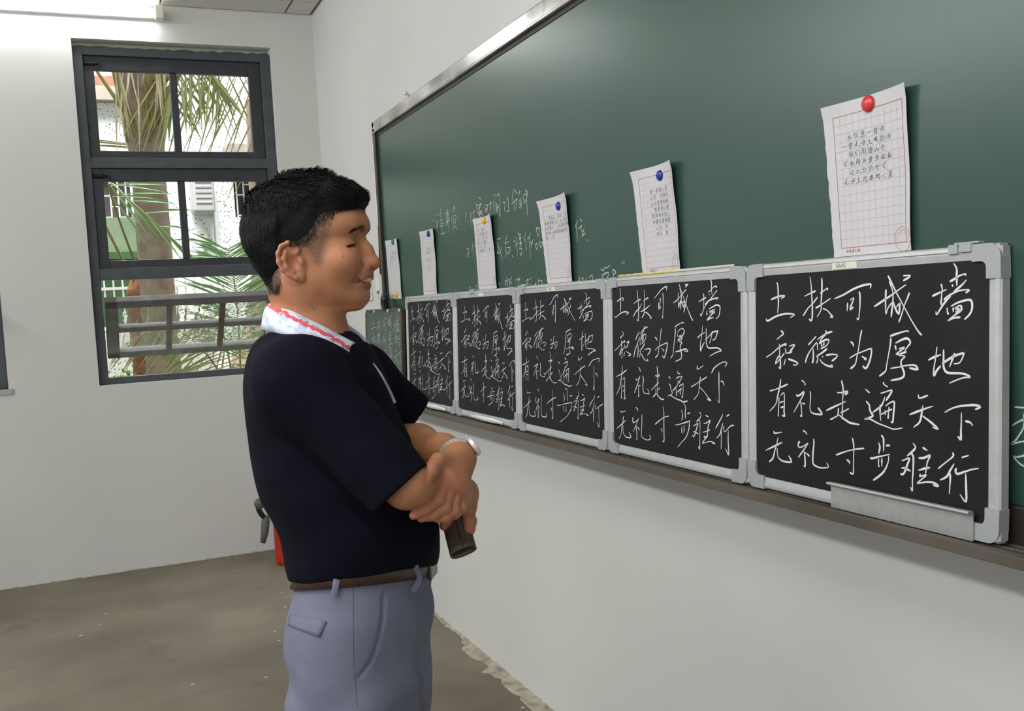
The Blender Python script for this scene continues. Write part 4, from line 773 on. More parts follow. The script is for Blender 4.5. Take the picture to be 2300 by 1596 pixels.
frond(pa, [(0.05, -0.15, 3.3), (0.35, -0.2, 3.55), (0.75, -0.25, 3.45), (1.05, -0.3, 3.0), (1.2, -0.3, 2.2)], (-0.42, -0.05, -0.62), (0.25, 0.0, -0.6), 22, 0.015, 0.030, 0.12, 'leaf', 0.12, 2)
frond(pa, [(0.02, -0.12, 3.2), (0.30, -0.30, 3.40), (0.60, -0.45, 3.42), (0.85, -0.5, 3.25)], (-0.30, -0.05, -0.75), None, 13, 0.014, 0.022, 0.10, 'leaf', 0.10, 3)
frond(pa, [(-0.05, -0.1, 2.86), (-0.16, -0.15, 3.1), (-0.34, -0.15, 3.42), (-0.6, -0.2, 3.9)], None, None, 2, 0.02, 0.022, 0.0, 'leaf', 0.1, 5)
frond(pa, [(0.1, -0.12, 3.0), (0.22, -0.3, 3.30), (0.40, -0.42, 3.42), (0.52, -0.5, 3.20)], (-0.05, -0.05, -0.42), (0.22, 0.0, -0.30), 16, 0.026, 0.02, 0.06, 'leaf', 0.2, 7)
pb = palm('date_palm', -1.03, 8.5, [(0, 0.12), (1.0, 0.105), (1.5, 0.11), (1.75, 0.125), (1.86, 0.08)], M['bark_red'], 'shorter reddish fibrous palm trunk left of the brown one', lean=0.03)
frond(pb, [(0.05, -0.05, 1.80), (-0.15, -0.5, 2.50), (0.0, -0.8, 2.35), (0.35, -1.0, 1.95)], (0.25, -0.05, -0.28), (0.35, 0.0, 0.02), 9, 0.022, 0.010, 0.05, 'leaf_fresh', 0.3, 8)
frond(pb, [(0.0, -0.05, 1.80), (-0.5, -0.1, 2.9), (-0.95, -0.15, 2.85)], (0.75, -0.1, -0.05), (0.62, 0.0, -0.22), 12, 0.03, 0.012, 0.0, 'leaf', 0.4, 9)
pc = palm('bottle_palm', 0.02, 8.0, [(0, 0.66), (0.6, 0.60), (1.1, 0.44), (1.5, 0.27), (1.9, 0.20), (3.2, 0.16)], M['bulb'], 'pinkish ringed bottle shaped palm trunk behind the man\'s neck', ring=0.014)
pd = tag(empty('young_palm', (-0.40, 7.55, -0.05)), 'young palm with bright green feather fronds low in the window', 'palm tree')
bm = BM(); lathe(bm, [(0, 0), (0.05, 0), (0.04, 0.6), (0.02, 0.9), (0, 0.9)]); obj('stem', bm, M['bark'], pd, smooth=True)
frond(pd, [(0.0, 0, 0.85), (0.02, 0.02, 1.3), (0.02, 0.03, 1.7), (-0.01, 0.05, 2.0)], (-0.36, -0.03, 0.17), (0.34, 0.0, 0.19), 44, 0.020, 0.009, 0.02, 'leaf_fresh', 0.25, 11)
frond(pd, [(0.0, -0.02, 0.8), (-0.06, -0.12, 1.05), (-0.10, -0.16, 1.30), (-0.13, -0.18, 1.55)], (-0.50, -0.05, -0.10), (0.16, 0.0, 0.08), 26, 0.018, 0.010, 0.14, 'leaf', 0.1, 12)
frond(pd, [(0.0, -0.02, 0.8), (-0.25, -0.20, 1.25), (-0.50, -0.30, 1.45), (-0.80, -0.4, 1.35)], (-0.22, -0.05, -0.22), (0.05, 0.0, 0.26), 22, 0.016, 0.008, 0.05, 'leaf', 0.1, 13)
sh = tag(empty('garden_shrub', (-1.27, 8.0, -0.05)), 'small green shrub at the lower left corner of the window', 'shrub')
bm = BM(); rnd = random.Random(9)
for i in range(150):
    a = rnd.uniform(0, 2 * PI); e = rnd.uniform(-0.1, 1.2); r_ = rnd.uniform(0.1, 0.22); c = Vector((r_ * math.cos(a) * math.cos(e), r_ * math.sin(a) * math.cos(e), 0.95 + r_ * math.sin(e)))
    leaf_blade(bm, c, c + Vector((rnd.uniform(-.06, .06), rnd.uniform(-.06, .06), rnd.uniform(-.02, .07))), 0.025, (rnd.uniform(-1, 1), -1, 0.5), 0.01)
obj('foliage', bm, M['leaf_fresh'], sh)
bm = BM(); lathe(bm, [(0, 0), (0.03, 0), (0.02, 1.0), (0, 1.0)]); obj('stem', bm, M['bark'], sh)
# ================================================================== SIGNED DISTANCE MODELLING (body and clothes)
f32 = np.float32
def smin(a, b, k):
    if k <= 0: return np.minimum(a, b)
    h = np.maximum(k - np.abs(a - b), 0) / k
    return np.minimum(a, b) - h * h * k * 0.25
def cone(a, b, ra, rb):
    a = np.array(a, f32); b = np.array(b, f32); ba = b - a; L2 = float(ba @ ba)
    def fn(P):
        t = np.clip((P - a) @ ba / L2, 0, 1); d = P - a - t[:, None] * ba
        return np.sqrt((d * d).sum(1)) - (ra + (rb - ra) * t)
    r = max(ra, rb); return fn, np.minimum(a, b) - r, np.maximum(a, b) + r
def ellip(c, r, X=None, Y=None, Z=None):
    c = np.array(c, f32); r = np.array(r, f32)
    Rm = np.eye(3, dtype=f32) if X is None else np.stack([np.array(v, f32) / np.linalg.norm(v) for v in (X, Y, Z)])
    def fn(P):
        q = (P - c) @ Rm.T; k0 = np.sqrt(((q / r) ** 2).sum(1)); k1 = np.sqrt(((q / r ** 2) ** 2).sum(1)) + 1e-9
        return k0 * (k0 - 1.0) / k1
    m_ = r.max(); return fn, c - m_, c + m_
def dense(rows, n=240):
    """rows sorted by z -> smooth dense table"""
    R_ = np.array(sorted(rows), float); z = R_[:, 0]; q = np.linspace(z[0], z[-1], n); out = [q]
    for j in range(1, R_.shape[1]):
        y = R_[:, j]; h = np.diff(z); d = np.diff(y) / h; mm = np.zeros_like(y)
        mm[1:-1] = np.where(d[:-1] * d[1:] > 0, 2 * d[:-1] * d[1:] / (d[:-1] + d[1:] + 1e-12), 0) * 0.5 + 0.25 * (d[:-1] + d[1:]); mm[0] = d[0]; mm[-1] = d[-1]
        i = np.clip(np.searchsorted(z, q) - 1, 0, len(z) - 2); t = (q - z[i]) / h[i]
        out.append((2 * t ** 3 - 3 * t ** 2 + 1) * y[i] + (t ** 3 - 2 * t ** 2 + t) * h[i] * mm[i] + (-2 * t ** 3 + 3 * t ** 2) * y[i + 1] + (t ** 3 - t ** 2) * h[i] * mm[i + 1])
    return [o.astype(f32) for o in out]
def loft(rows, grow=0.0, cap=0.02, zlo=None, zhi=None):
    """rows (z, xc, a, b): stacked ellipses"""
    T = dense(rows); z0 = T[0][0] if zlo is None else zlo; z1 = T[0][-1] if zhi is None else zhi
    def fn(P):
        z = P[:, 2]; xc, a, b = (np.interp(z, T[0], T[j]).astype(f32) for j in (1, 2, 3)); a = a + grow; b = b + grow
        X = (P[:, 0] - xc); Y = P[:, 1]; k0 = np.sqrt((X / a) ** 2 + (Y / b) ** 2); k1 = np.sqrt((X / a ** 2) ** 2 + (Y / b ** 2) ** 2) + 1e-6
        s = np.where(k0 > 1e-3, k0 * (k0 - 1) / k1, -np.minimum(a, b))
        c = np.maximum(z - z1, z0 - z)
        return -smin(-s, -c, cap)
    mx = max(abs(T[1]).max() + T[2].max(), T[3].max()) + abs(grow)
    return fn, np.array([-mx, -mx, z0], f32), np.array([mx, mx, z1], f32)
def sheared(prim, amt, z0, z1):
    """lift the right hip: the near side of the stack sits higher below z1"""
    fn0, lo, hi = prim
    def fn(P):
        Q = P.copy(); y = np.clip(P[:, 1], -0.2, 0.2); w = sstep(z1, z0, P[:, 2]).astype(f32); Q[:, 2] = P[:, 2] + amt * y * w; return fn0(Q)
    return fn, lo - np.array([0, 0, 0.05], f32), hi + np.array([0, 0, 0.05], f32)
def sstep(a, b, x): t = np.clip((x - a) / (b - a), 0, 1); return t * t * (3 - 2 * t)
def headloft(rows, grow=0.0, cap=0.02):
    """rows (z, xback, xfront, halfwidth, power)"""
    T = dense(rows); z0, z1 = T[0][0] - grow, T[0][-1] + grow
    def fn(P):
        z = P[:, 2]; xb, xf, w, p = (np.interp(z, T[0], T[j]).astype(f32) for j in (1, 2, 3, 4))
        xc = xb * 0.52 + xf * 0.48; X = P[:, 0] - xc; a = np.where(X > 0, xf - xc, xc - xb) + grow; w = w + grow
        p = np.where(X > 0, p, 2.1)
        k = ((np.abs(X) / a) ** p + (np.abs(P[:, 1]) / w) ** p) ** (1 / p)
        s = (k - 1) * np.minimum(a, w)
        c = np.maximum(z - z1, z0 - z)
        return -smin(-s, -c, cap)
    return fn, np.array([T[1].min() - grow, -T[3].max() - grow, z0], f32), np.array([T[2].max() + grow, T[3].max() + grow, z1], f32)
class Sdf:
    def __init__(s): s.ops = []
    def u(s, prim, k=0.0): s.ops.append(('u', k, *prim)); return s
    def c(s, prim, k=0.0): s.ops.append(('c', k, *prim)); return s
    def i(s, fn): s.ops.append(('i', 0, fn, None, None)); return s
    def ev(s, P, lo=None, hi=None):
        v = np.full(len(P), 1.0, f32)
        for kind, k, fn, a, b in s.ops:
            if lo is not None and a is not None:
                g = np.maximum(np.maximum(a - hi, lo - b), 0)
                if float(g @ g) ** 0.5 > 0.045 + k: continue
            if kind == 'i':
                v = fn(P, v) if fn.__code__.co_argcount == 2 else np.maximum(v, fn(P)); continue
            d = fn(P)
            if kind == 'u': v = smin(v, d, k)
            else: v = -smin(-v, d, k)
        return v
def polygonise(S, gx, gy, gz, blk=12):
    """naive surface nets on a (possibly uneven) grid, evaluated only near the surface"""
    gx, gy, gz = (np.asarray(g, f32) for g in (gx, gy, gz)); nx, ny, nz = len(gx), len(gy), len(gz)
    V = np.ones((nx, ny, nz), f32)
    cells = []
    for i0 in range(0, nx, blk):
        for j0 in range(0, ny, blk):
            for k0 in range(0, nz, blk): cells.append((i0, j0, k0))
    cen, hd = [], []
    for i0, j0, k0 in cells:
        i1, j1, k1 = min(i0 + blk, nx) - 1, min(j0 + blk, ny) - 1, min(k0 + blk, nz) - 1
        lo = np.array([gx[i0], gy[j0], gz[k0]]); hi = np.array([gx[i1], gy[j1], gz[k1]]); cen.append((lo + hi) / 2); hd.append(np.linalg.norm(hi - lo) / 2)
    cv = S.ev(np.array(cen, f32))
    for (i0, j0, k0), cvv, h_ in zip(cells, cv, hd):
        i1, j1, k1 = min(i0 + blk, nx), min(j0 + blk, ny), min(k0 + blk, nz)
        if abs(cvv) > h_ * 1.5 + 0.012:
            V[i0:i1, j0:j1, k0:k1] = 1.0 if cvv > 0 else -1.0; continue
        A_, B_, C_ = np.meshgrid(gx[i0:i1], gy[j0:j1], gz[k0:k1], indexing='ij')
        P = np.stack([A_.ravel(), B_.ravel(), C_.ravel()], 1)
        V[i0:i1, j0:j1, k0:k1] = S.ev(P, P.min(0), P.max(0)).reshape(A_.shape)
    V[V == 0] = 1e-7
    neg = V < 0
    cnt = np.zeros((nx - 1, ny - 1, nz - 1), np.int8)
    for a in (0, 1):
        for b in (0, 1):
            for c in (0, 1): cnt += neg[a:nx - 1 + a, b:ny - 1 + b, c:nz - 1 + c]
    act = np.argwhere((cnt > 0) & (cnt < 8)); n = len(act)
    ids = np.full(cnt.shape, -1, np.int32); ids[act[:, 0], act[:, 1], act[:, 2]] = np.arange(n)
    acc = np.zeros((n, 3)); w = np.zeros(n)
    G = (gx, gy, gz); co = [(a, b, c) for a in (0, 1) for b in (0, 1) for c in (0, 1)]
    for p in co:
        for ax in range(3):
            if p[ax]: continue
            q = list(p); q[ax] = 1
            ip = act + p; iq = act + q
            vp = V[ip[:, 0], ip[:, 1], ip[:, 2]]; vq = V[iq[:, 0], iq[:, 1], iq[:, 2]]
            mk = (vp < 0) != (vq < 0); t = vp[mk] / (vp[mk] - vq[mk])
            pp = np.stack([G[d][ip[mk, d]] for d in range(3)], 1).astype(float); qq = np.stack([G[d][iq[mk, d]] for d in range(3)], 1)
            acc[mk] += pp + (qq - pp) * t[:, None]; w[mk] += 1
    verts = acc / w[:, None]
    faces = []
    for ax in range(3):
        b_, c_ = (ax + 1) % 3, (ax + 2) % 3
        sl0 = [slice(None)] * 3; sl1 = [slice(None)] * 3; sl0[ax] = slice(0, -1); sl1[ax] = slice(1, None)
        sp = np.argwhere(neg[tuple(sl0)] != neg[tuple(sl1)])
        ok = (sp[:, b_] > 0) & (sp[:, c_] > 0) & (sp[:, b_] < V.shape[b_] - 1) & (sp[:, c_] < V.shape[c_] - 1); sp = sp[ok]
        def cid(db, dc):
            q = sp.copy(); q[:, b_] -= db; q[:, c_] -= dc; return ids[q[:, 0], q[:, 1], q[:, 2]]
        qd = np.stack([cid(1, 1), cid(0, 1), cid(0, 0), cid(1, 0)], 1)
        fl = ~neg[sp[:, 0], sp[:, 1], sp[:, 2]]; qd[fl] = qd[fl][:, ::-1]; faces.append(qd)
    return verts, np.concatenate(faces)
def np_mesh(name, verts, faces, material, parent=None, smooth_iter=0):
    if smooth_iter:
        e = np.concatenate([faces[:, [0, 1]], faces[:, [1, 2]], faces[:, [2, 3]], faces[:, [3, 0]]])
        for _ in range(smooth_iter):
            s = np.zeros_like(verts); c = np.zeros(len(verts))
            np.add.at(s, e[:, 0], verts[e[:, 1]]); np.add.at(c, e[:, 0], 1); verts = verts * 0.5 + 0.5 * s / np.maximum(c, 1)[:, None]
    me = bpy.data.meshes.new(name); me.vertices.add(len(verts)); me.vertices.foreach_set('co', np.ascontiguousarray(verts, f32).ravel())
    me.loops.add(faces.size); me.loops.foreach_set('vertex_index', np.ascontiguousarray(faces, np.int32).ravel())
    me.polygons.add(len(faces)); me.polygons.foreach_set('loop_start', np.arange(0, faces.size, 4, dtype=np.int32)); me.polygons.foreach_set('loop_total', np.full(len(faces), 4, np.int32))
    me.polygons.foreach_set('use_smooth', np.ones(len(faces), bool)); me.update(); me.validate()
    me.materials.append(material); o = link(bpy.data.objects.new(name, me))
    if parent is not None: o.parent = parent
    return o, verts

# ------------------------------------------------------------------ the man
# body frame: x forward, y to his left, z up, origin on the floor
PT = {k: np.array(v) for k, v in {'nasion':(0.0546,0.0000,1.5609),'nose_mid':(0.0643,0.0000,1.5422),'nose_tip':(0.0721,-0.0000,1.5192),'nose_base':(0.0613,0.0000,1.5101),'eye_r':(0.0384,-0.0330,1.5493),'cheek_r':(0.0362,-0.0470,1.5213),'nostril':(0.0691,-0.0080,1.5105),'lu0':(0.0661,-0.0000,1.4992),'lu1':(0.0606,-0.0170,1.4955),'lu2':(0.0469,-0.0340,1.4900),'ll0':(0.0578,0.0000,1.4808),'ll1':(0.0543,-0.0170,1.4813),'ll2':(0.0465,-0.0330,1.4882),'mg0':(0.0685,0.0000,1.4893),'mg1':(0.0610,-0.0170,1.4887),'mg2':(0.0485,-0.0320,1.4891),'wing':(0.0630,-0.0155,1.5140),'al0':(0.0566,-0.0170,1.5278),'al1':(0.0524,-0.0200,1.5197),'al2':(0.0535,-0.0180,1.5108),'nf0':(0.0548,-0.0260,1.5179),'nf1':(0.0483,-0.0350,1.5062),'nf2':(0.0430,-0.0360,1.4917),'chin':(0.0405,0.0000,1.4561),'ear_c':(-0.0427,-0.0815,1.5249),'neck_t':(-0.0486,0.0000,1.4793),'neck_b':(-0.0652,0.0000,1.4037),'adam':(0.0029,0.0000,1.4246),'brow0':(0.0655,-0.0120,1.5781),'brow1':(0.0637,-0.0320,1.5784),'brow2':(0.0525,-0.0520,1.5697),'browh0':(0.0639,-0.0100,1.5739),'browh1':(0.0594,-0.0330,1.5771),'browh2':(0.0495,-0.0520,1.5706),'r_sh':(-0.0129,-0.1600,1.3637),'r_el':(0.1480,-0.1650,1.1685),'r_wr':(0.1936,0.0450,1.1110),'l_sh':(-0.0088,0.1600,1.3500),'l_el':(0.0446,0.2000,1.1905),'l_wr':(0.2069,-0.0450,1.1869),'r_hem':(0.1369,-0.1650,1.1598),'l_hem':(0.0660,0.2050,1.2295),'li0':(0.1996,-0.1160,1.1704),'li1':(0.1894,-0.1380,1.1381),'li2':(0.1717,-0.1600,1.1272),'li3':(0.1583,-0.1760,1.1227),'lm0':(0.2068,-0.1120,1.1602),'lm1':(0.1976,-0.1300,1.1242),'lm2':(0.1805,-0.1460,1.1154),'lm3':(0.1660,-0.1600,1.1148),'lr0':(0.2134,-0.1040,1.1520),'lr1':(0.2090,-0.1180,1.1163),'lr2':(0.1969,-0.1280,1.1081),'lr3':(0.1843,-0.1360,1.1081),'lp0':(0.2180,-0.0920,1.1466),'lp1':(0.2182,-0.1020,1.1183),'lp2':(0.2086,-0.1080,1.1076),'lp3':(0.1967,-0.1140,1.1050),'lt0':(0.1964,-0.0740,1.1876),'lt1':(0.1895,-0.1220,1.1960),'lt2':(0.1839,-0.1540,1.1863),'lt3':(0.1802,-0.1720,1.1744),'ri0':(0.2041,0.0200,1.0893),'ri1':(0.2099,0.0080,1.0717),'ri2':(0.2092,0.0040,1.0602),'ri3':(0.2055,0.0040,1.0495),'rm0':(0.2001,0.0400,1.0835),'rm1':(0.2063,0.0300,1.0651),'rm2':(0.2051,0.0280,1.0515),'rm3':(0.2005,0.0280,1.0407),'rr0':(0.1945,0.0600,1.0793),'rr1':(0.2005,0.0520,1.0602),'rr2':(0.1989,0.0520,1.0475),'rr3':(0.1951,0.0520,1.0373),'rp0':(0.1878,0.0780,1.0771),'rp1':(0.1924,0.0740,1.0602),'rp2':(0.1909,0.0740,1.0490),'rp3':(0.1879,0.0740,1.0394),'rt0':(0.1874,0.0300,1.1032),'rt1':(0.1758,0.0200,1.0869),'rt2':(0.1681,0.0120,1.0749),'rt3':(0.1638,0.0100,1.0630),'case_a':(0.1672,0.0500,1.0973),'case_b':(0.1991,-0.0120,1.0213),'hip_r':(0.0253,-0.0900,0.8883),'hip_l':(-0.0209,0.0900,0.8238)}.items()}
SIDE = np.array((0.5301,-1.6314,1.4395))
HEADROWS = [(1.6661, -0.0706, -0.004, 0.028, 2.2), (1.6593, -0.0941, 0.0205, 0.048, 2.2), (1.6482, -0.1139, 0.0376, 0.061, 2.2), (1.6309, -0.1288, 0.0511, 0.07, 2.25), (1.6091, -0.1368, 0.0582, 0.0745, 2.3), (1.5939, -0.1403, 0.0642, 0.076, 2.35), (1.5826, -0.1412, 0.065, 0.0765, 2.4), (1.5714, -0.1405, 0.0603, 0.0765, 2.45), (1.5602, -0.1389, 0.0541, 0.0755, 2.5), (1.5488, -0.1366, 0.0526, 0.0745, 2.5), (1.5373, -0.1327, 0.0542, 0.073, 2.45), (1.5257, -0.1287, 0.0565, 0.0715, 2.4), (1.514, -0.124, 0.0612, 0.069, 2.35), (1.5024, -0.1192, 0.0636, 0.0665, 2.3), (1.4872, -0.1148, 0.0602, 0.063, 2.3), (1.4758, -0.1108, 0.0568, 0.059, 2.25), (1.4657, -0.1036, 0.0573, 0.052, 2.15), (1.4562, -0.0859, 0.0528, 0.042, 2.1), (1.4482, -0.0626, 0.0406, 0.028, 2.1)]
TORSO = [(1.4123, -0.0482, 0.0641, 0.085), (1.3985, -0.0462, 0.073, 0.125), (1.3777, -0.0422, 0.0863, 0.158), (1.3509, -0.0411, 0.097, 0.172), (1.32, -0.0368, 0.1073, 0.176), (1.2738, -0.0338, 0.1186, 0.176), (1.2271, -0.0266, 0.1283, 0.172), (1.1798, -0.0158, 0.1354, 0.172), (1.1439, -0.0046, 0.1402, 0.172), (1.12, 0.0018, 0.1408, 0.17), (1.0919, 0.0098, 0.1377, 0.168), (1.0518, 0.0198, 0.1333, 0.166), (1.0202, 0.0208, 0.1312, 0.164), (1.0007, 0.0186, 0.128, 0.162), (0.9773, 0.0159, 0.1201, 0.157), (0.9559, 0.0163, 0.1111, 0.15)]
PANTS = [(1.0055, 0.0269, 0.111, 0.145), (0.9846, 0.0223, 0.1123, 0.148), (0.973, 0.0191, 0.1143, 0.152), (0.9575, 0.0169, 0.1135, 0.155), (0.9378, 0.0152, 0.1177, 0.16), (0.9028, 0.0094, 0.1225, 0.172), (0.8636, 0.0043, 0.1208, 0.178), (0.8318, 0.0036, 0.1165, 0.178), (0.7996, 0.0057, 0.1085, 0.176), (0.7676, 0.0049, 0.0992, 0.172), (0.739, 0.0032, 0.0874, 0.168)]
HAIRLINE = np.array([(-0.084, 1.478), (-0.0694, 1.4889), (-0.0651, 1.5106), (-0.0617, 1.5322), (-0.0578, 1.5494), (-0.0434, 1.555), (-0.0302, 1.5585), (-0.0144, 1.5683), (-0.0027, 1.5834), (0.0051, 1.5987), (0.0156, 1.6041), (0.0347, 1.6066), (0.0512, 1.6095), (0.058, 1.6114), (0.0659, 1.6245), (0.0682, 1.6298)]); STUBBLE = np.array([(-0.0877, 1.4635), (-0.0726, 1.4818), (-0.0679, 1.5093), (-0.0664, 1.5289), (-0.0617, 1.5453), (-0.0436, 1.5513), (-0.0219, 1.5471), (-0.015, 1.538), (-0.0085, 1.5231), (-0.0012, 1.5198), (0.0049, 1.5245), (0.0112, 1.5495), (0.0172, 1.5709), (0.0214, 1.5852), (0.0249, 1.5995), (0.0344, 1.6023), (0.0528, 1.6059), (0.0578, 1.607), (0.0678, 1.6225)])
mir = lambda v: np.array([v[0], -v[1], v[2]])
def chain(S, pts, rs, k):
    for a, b, ra, rb in zip(pts, pts[1:], rs, rs[1:]): S.u(cone(a, b, ra, rb), k)
body = Sdf()
# trunk (under the clothes)
body.u(sheared(loft(TORSO, -0.016), 0.22, 1.02, 1.20)); body.u(loft(PANTS, -0.030), 0.02)
for s in (-1, 1):
    body.u(cone((0.0, 0.088 * s, 0.84), (0.015, 0.10 * s, 0.47), 0.068, 0.052), 0.03); body.u(cone((0.015, 0.10 * s, 0.47), (-0.02, 0.11 * s, 0.09), 0.055, 0.036), 0.02)
    body.u(cone((-0.03, 0.11 * s, 0.06), (0.13, 0.125 * s, 0.035), 0.036, 0.028), 0.03)
sh_r, sh_l = PT['r_sh'], PT['l_sh']
body.u(cone(PT['neck_b'] - [0.0, 0, 0.085], sh_r + [0, 0.02, -0.035], 0.050, 0.044), 0.03); body.u(cone(PT['neck_b'] - [0.0, 0, 0.085], sh_l + [0, -0.02, -0.045], 0.050, 0.042), 0.03)
# head
body.u(headloft(HEADROWS, 0, 0.018))
body.u(cone(PT['neck_t'], PT['neck_b'], 0.0545, 0.059), 0.022)
body.u(cone(PT['neck_t'] + [0.012, 0, -0.02], PT['neck_b'] + [0.016, 0, 0], 0.049, 0.052), 0.02)
for s in (-1, 1): body.u(cone((-0.055, 0.052 * s, 1.500), (0.0, 0.022 * s, 1.395), 0.013, 0.012), 0.03)
body.u(ellip(PT['adam'] + [-0.006, 0, 0], (0.010, 0.010, 0.014)), 0.02)
# jaw, chin, cheeks, brow
body.u(ellip(PT['chin'] + [-0.006, 0, 0.003], (0.017, 0.022, 0.017)), 0.022)
for s in (-1, 1):
    body.u(ellip((-0.045, 0.051 * s, 1.487), (0.024, 0.014, 0.024)), 0.03)
    body.u(ellip(PT['cheek_r'] * [1, -s, 1] + [-0.002, 0, 0.002], (0.020, 0.018, 0.017)), 0.030)
    chain(body, [np.array([0.0490, 0.010 * s, 1.5830]), np.array([0.0405, 0.031 * s, 1.5845]), np.array([0.0215, 0.052 * s, 1.5790])], [0.0105, 0.0105, 0.009], 0.014)
    # eye socket, eyelids
    e = PT['eye_r'] * [1, -s, 1]
    body.c(ellip(e + [0.022, -0.002 * s, 0.004], (0.013, 0.021, 0.011)), 0.018)
    body.u(ellip(e + [-0.001, 0, 0], (0.0138, 0.0165, 0.0125)), 0.008)
    body.c(ellip(e + [0.008, 0.001 * s, -0.0012], (0.020, 0.0205, 0.0019), (1, 0, 0), (0, 1, -0.16 * s), (0, 0.16 * s, 1)), 0.0015)
    body.u(ellip(e + [0.006, -0.001 * s, -0.0105], (0.010, 0.015, 0.0045)), 0.006)            # smiling lower lid
    for a_, c2 in ((-0.012, 0.004), (0.004, 0.016)): body.c(cone(e + [0.0125 - 0.25 * abs(a_), a_ * s, 0.0085], e + [0.0125 - 0.35 * abs(c2), c2 * s, 0.0070], 0.0012, 0.0010), 0.004)
# nose
chain(body, [PT['nasion'] + [-0.004, 0, 0], PT['nose_mid'] + [-0.003, 0, 0], PT['nose_tip'] + [-0.0022, 0, 0.002]], [0.0075, 0.0085, 0.0108], 0.012)
body.u(ellip(PT['nose_tip'] + [-0.001, 0, -0.001], (0.0098, 0.0115, 0.0098)), 0.008)
for s in (-1, 1):
    wg = PT['wing'] * [1, -s, 1]
    body.u(ellip(wg + [-0.004, -0.0015 * s, 0.002], (0.0108, 0.0065, 0.0082)), 0.006)
    body.c(ellip(PT['nostril'] * [1, -s, 1] + [-0.003, 0, -0.0025], (0.0075, 0.0045, 0.0048)), 0.003)
# muzzle and lips
body.u(ellip((PT['lu0'][0] - 0.0225, 0, PT['lu0'][2] + 0.003), (0.0195, 0.033, 0.021)), 0.014)
body.u(ellip((PT['ll0'][0] - 0.0225, 0, PT['ll0'][2] - 0.004), (0.0185, 0.028, 0.015)), 0.012)
for s in (-1, 1):
    g = lambda n_: PT[n_] * [1, -s, 1]
    chain(body, [g('lu0') + [-0.0022, 0, 0], g('lu1') + [-0.0010, 0, 0], g('lu2') + [0.0012, 0, 0]], [0.0044, 0.0042, 0.0026], 0.004)
    chain(body, [g('ll0') + [-0.0030, 0, 0], g('ll1') + [-0.0014, 0, 0], g('ll2') + [0.0012, 0, 0]], [0.0056, 0.0052, 0.0028], 0.004)
    for a, b, ra, rb in (('mg0', 'mg1', 0.0046, 0.0042), ('mg1', 'mg2', 0.0042, 0.0014)): body.c(cone(g(a) + [-0.002, 0, 0.0005], g(b) + [0.0022, -0.0005 * s, 0.0003], ra, rb), 0.0015)
    body.c(cone(g('mg2') + [0.002, 0, 0], g('mg2') + [-0.004, 0.006 * s, 0.0015], 0.0022, 0.0012), 0.006)
    for a, b in (('al0', 'al1'), ('al1', 'al2')): body.c(cone(g(a) + [0.0035, 0.0005 * s, 0], g(b) + [0.0035, 0.0005 * s, 0], 0.0016, 0.0016), 0.004)
    for a, b in (('nf0', 'nf1'), ('nf1', 'nf2')): body.c(cone(g(a) + [0.0070, 0, 0], g(b) + [0.0064, 0, 0], 0.0018, 0.0012), 0.012)
# ears
for s in (-1, 1):
    c0 = PT['ear_c'] * [1, -s, 1]; fl_ = math.radians(24); ti = math.radians(13)
    eu0 = np.array([math.cos(fl_), -s * math.sin(fl_), 0]); ew = np.array([math.sin(fl_), s * math.cos(fl_), 0]); ev0 = np.array([0, 0, 1.0])
    eu = eu0 * math.cos(ti) + ev0 * math.sin(ti); ev = ev0 * math.cos(ti) - eu0 * math.sin(ti)
    E = lambda a, b, c=0.0: c0 + eu * a + ev * b + ew * c
    body.u(ellip(E(0.001, 0.003, -0.002), (0.0195, 0.0285, 0.0045), eu, ev, ew), 0.006)
    body.u(ellip(E(0.010, -0.004, -0.008), (0.010, 0.020, 0.010), eu, ev, ew), 0.008)
    hp_ = [(0.008, 0.006), (0.0155, 0.016), (0.0135, 0.026), (0.003, 0.0315), (-0.009, 0.0290), (-0.0175, 0.0190), (-0.0205, 0.005), (-0.0180, -0.009), (-0.0105, -0.020), (-0.002, -0.0275)]
    chain(body, [E(a, b, 0.0035) for a, b in hp_], [0.0026] + [0.0034] * 8 + [0.004], 0.003)
    body.u(ellip(E(0.005, -0.0275, 0.0), (0.0085, 0.0088, 0.0048), eu, ev, ew), 0.005)
    chain(body, [E(-0.004, 0.019, 0.002), E(-0.0105, 0.008, 0.003), E(-0.0095, -0.006, 0.003), E(-0.002, -0.0165, 0.003)], [0.003, 0.0034, 0.0034, 0.003], 0.004)
    body.c(ellip(E(0.0035, -0.001, 0.0055), (0.0095, 0.0125, 0.0080), eu, ev, ew), 0.004)
    body.u(ellip(E(0.0150, -0.004, 0.001), (0.0045, 0.0065, 0.0045), eu, ev, ew), 0.004)
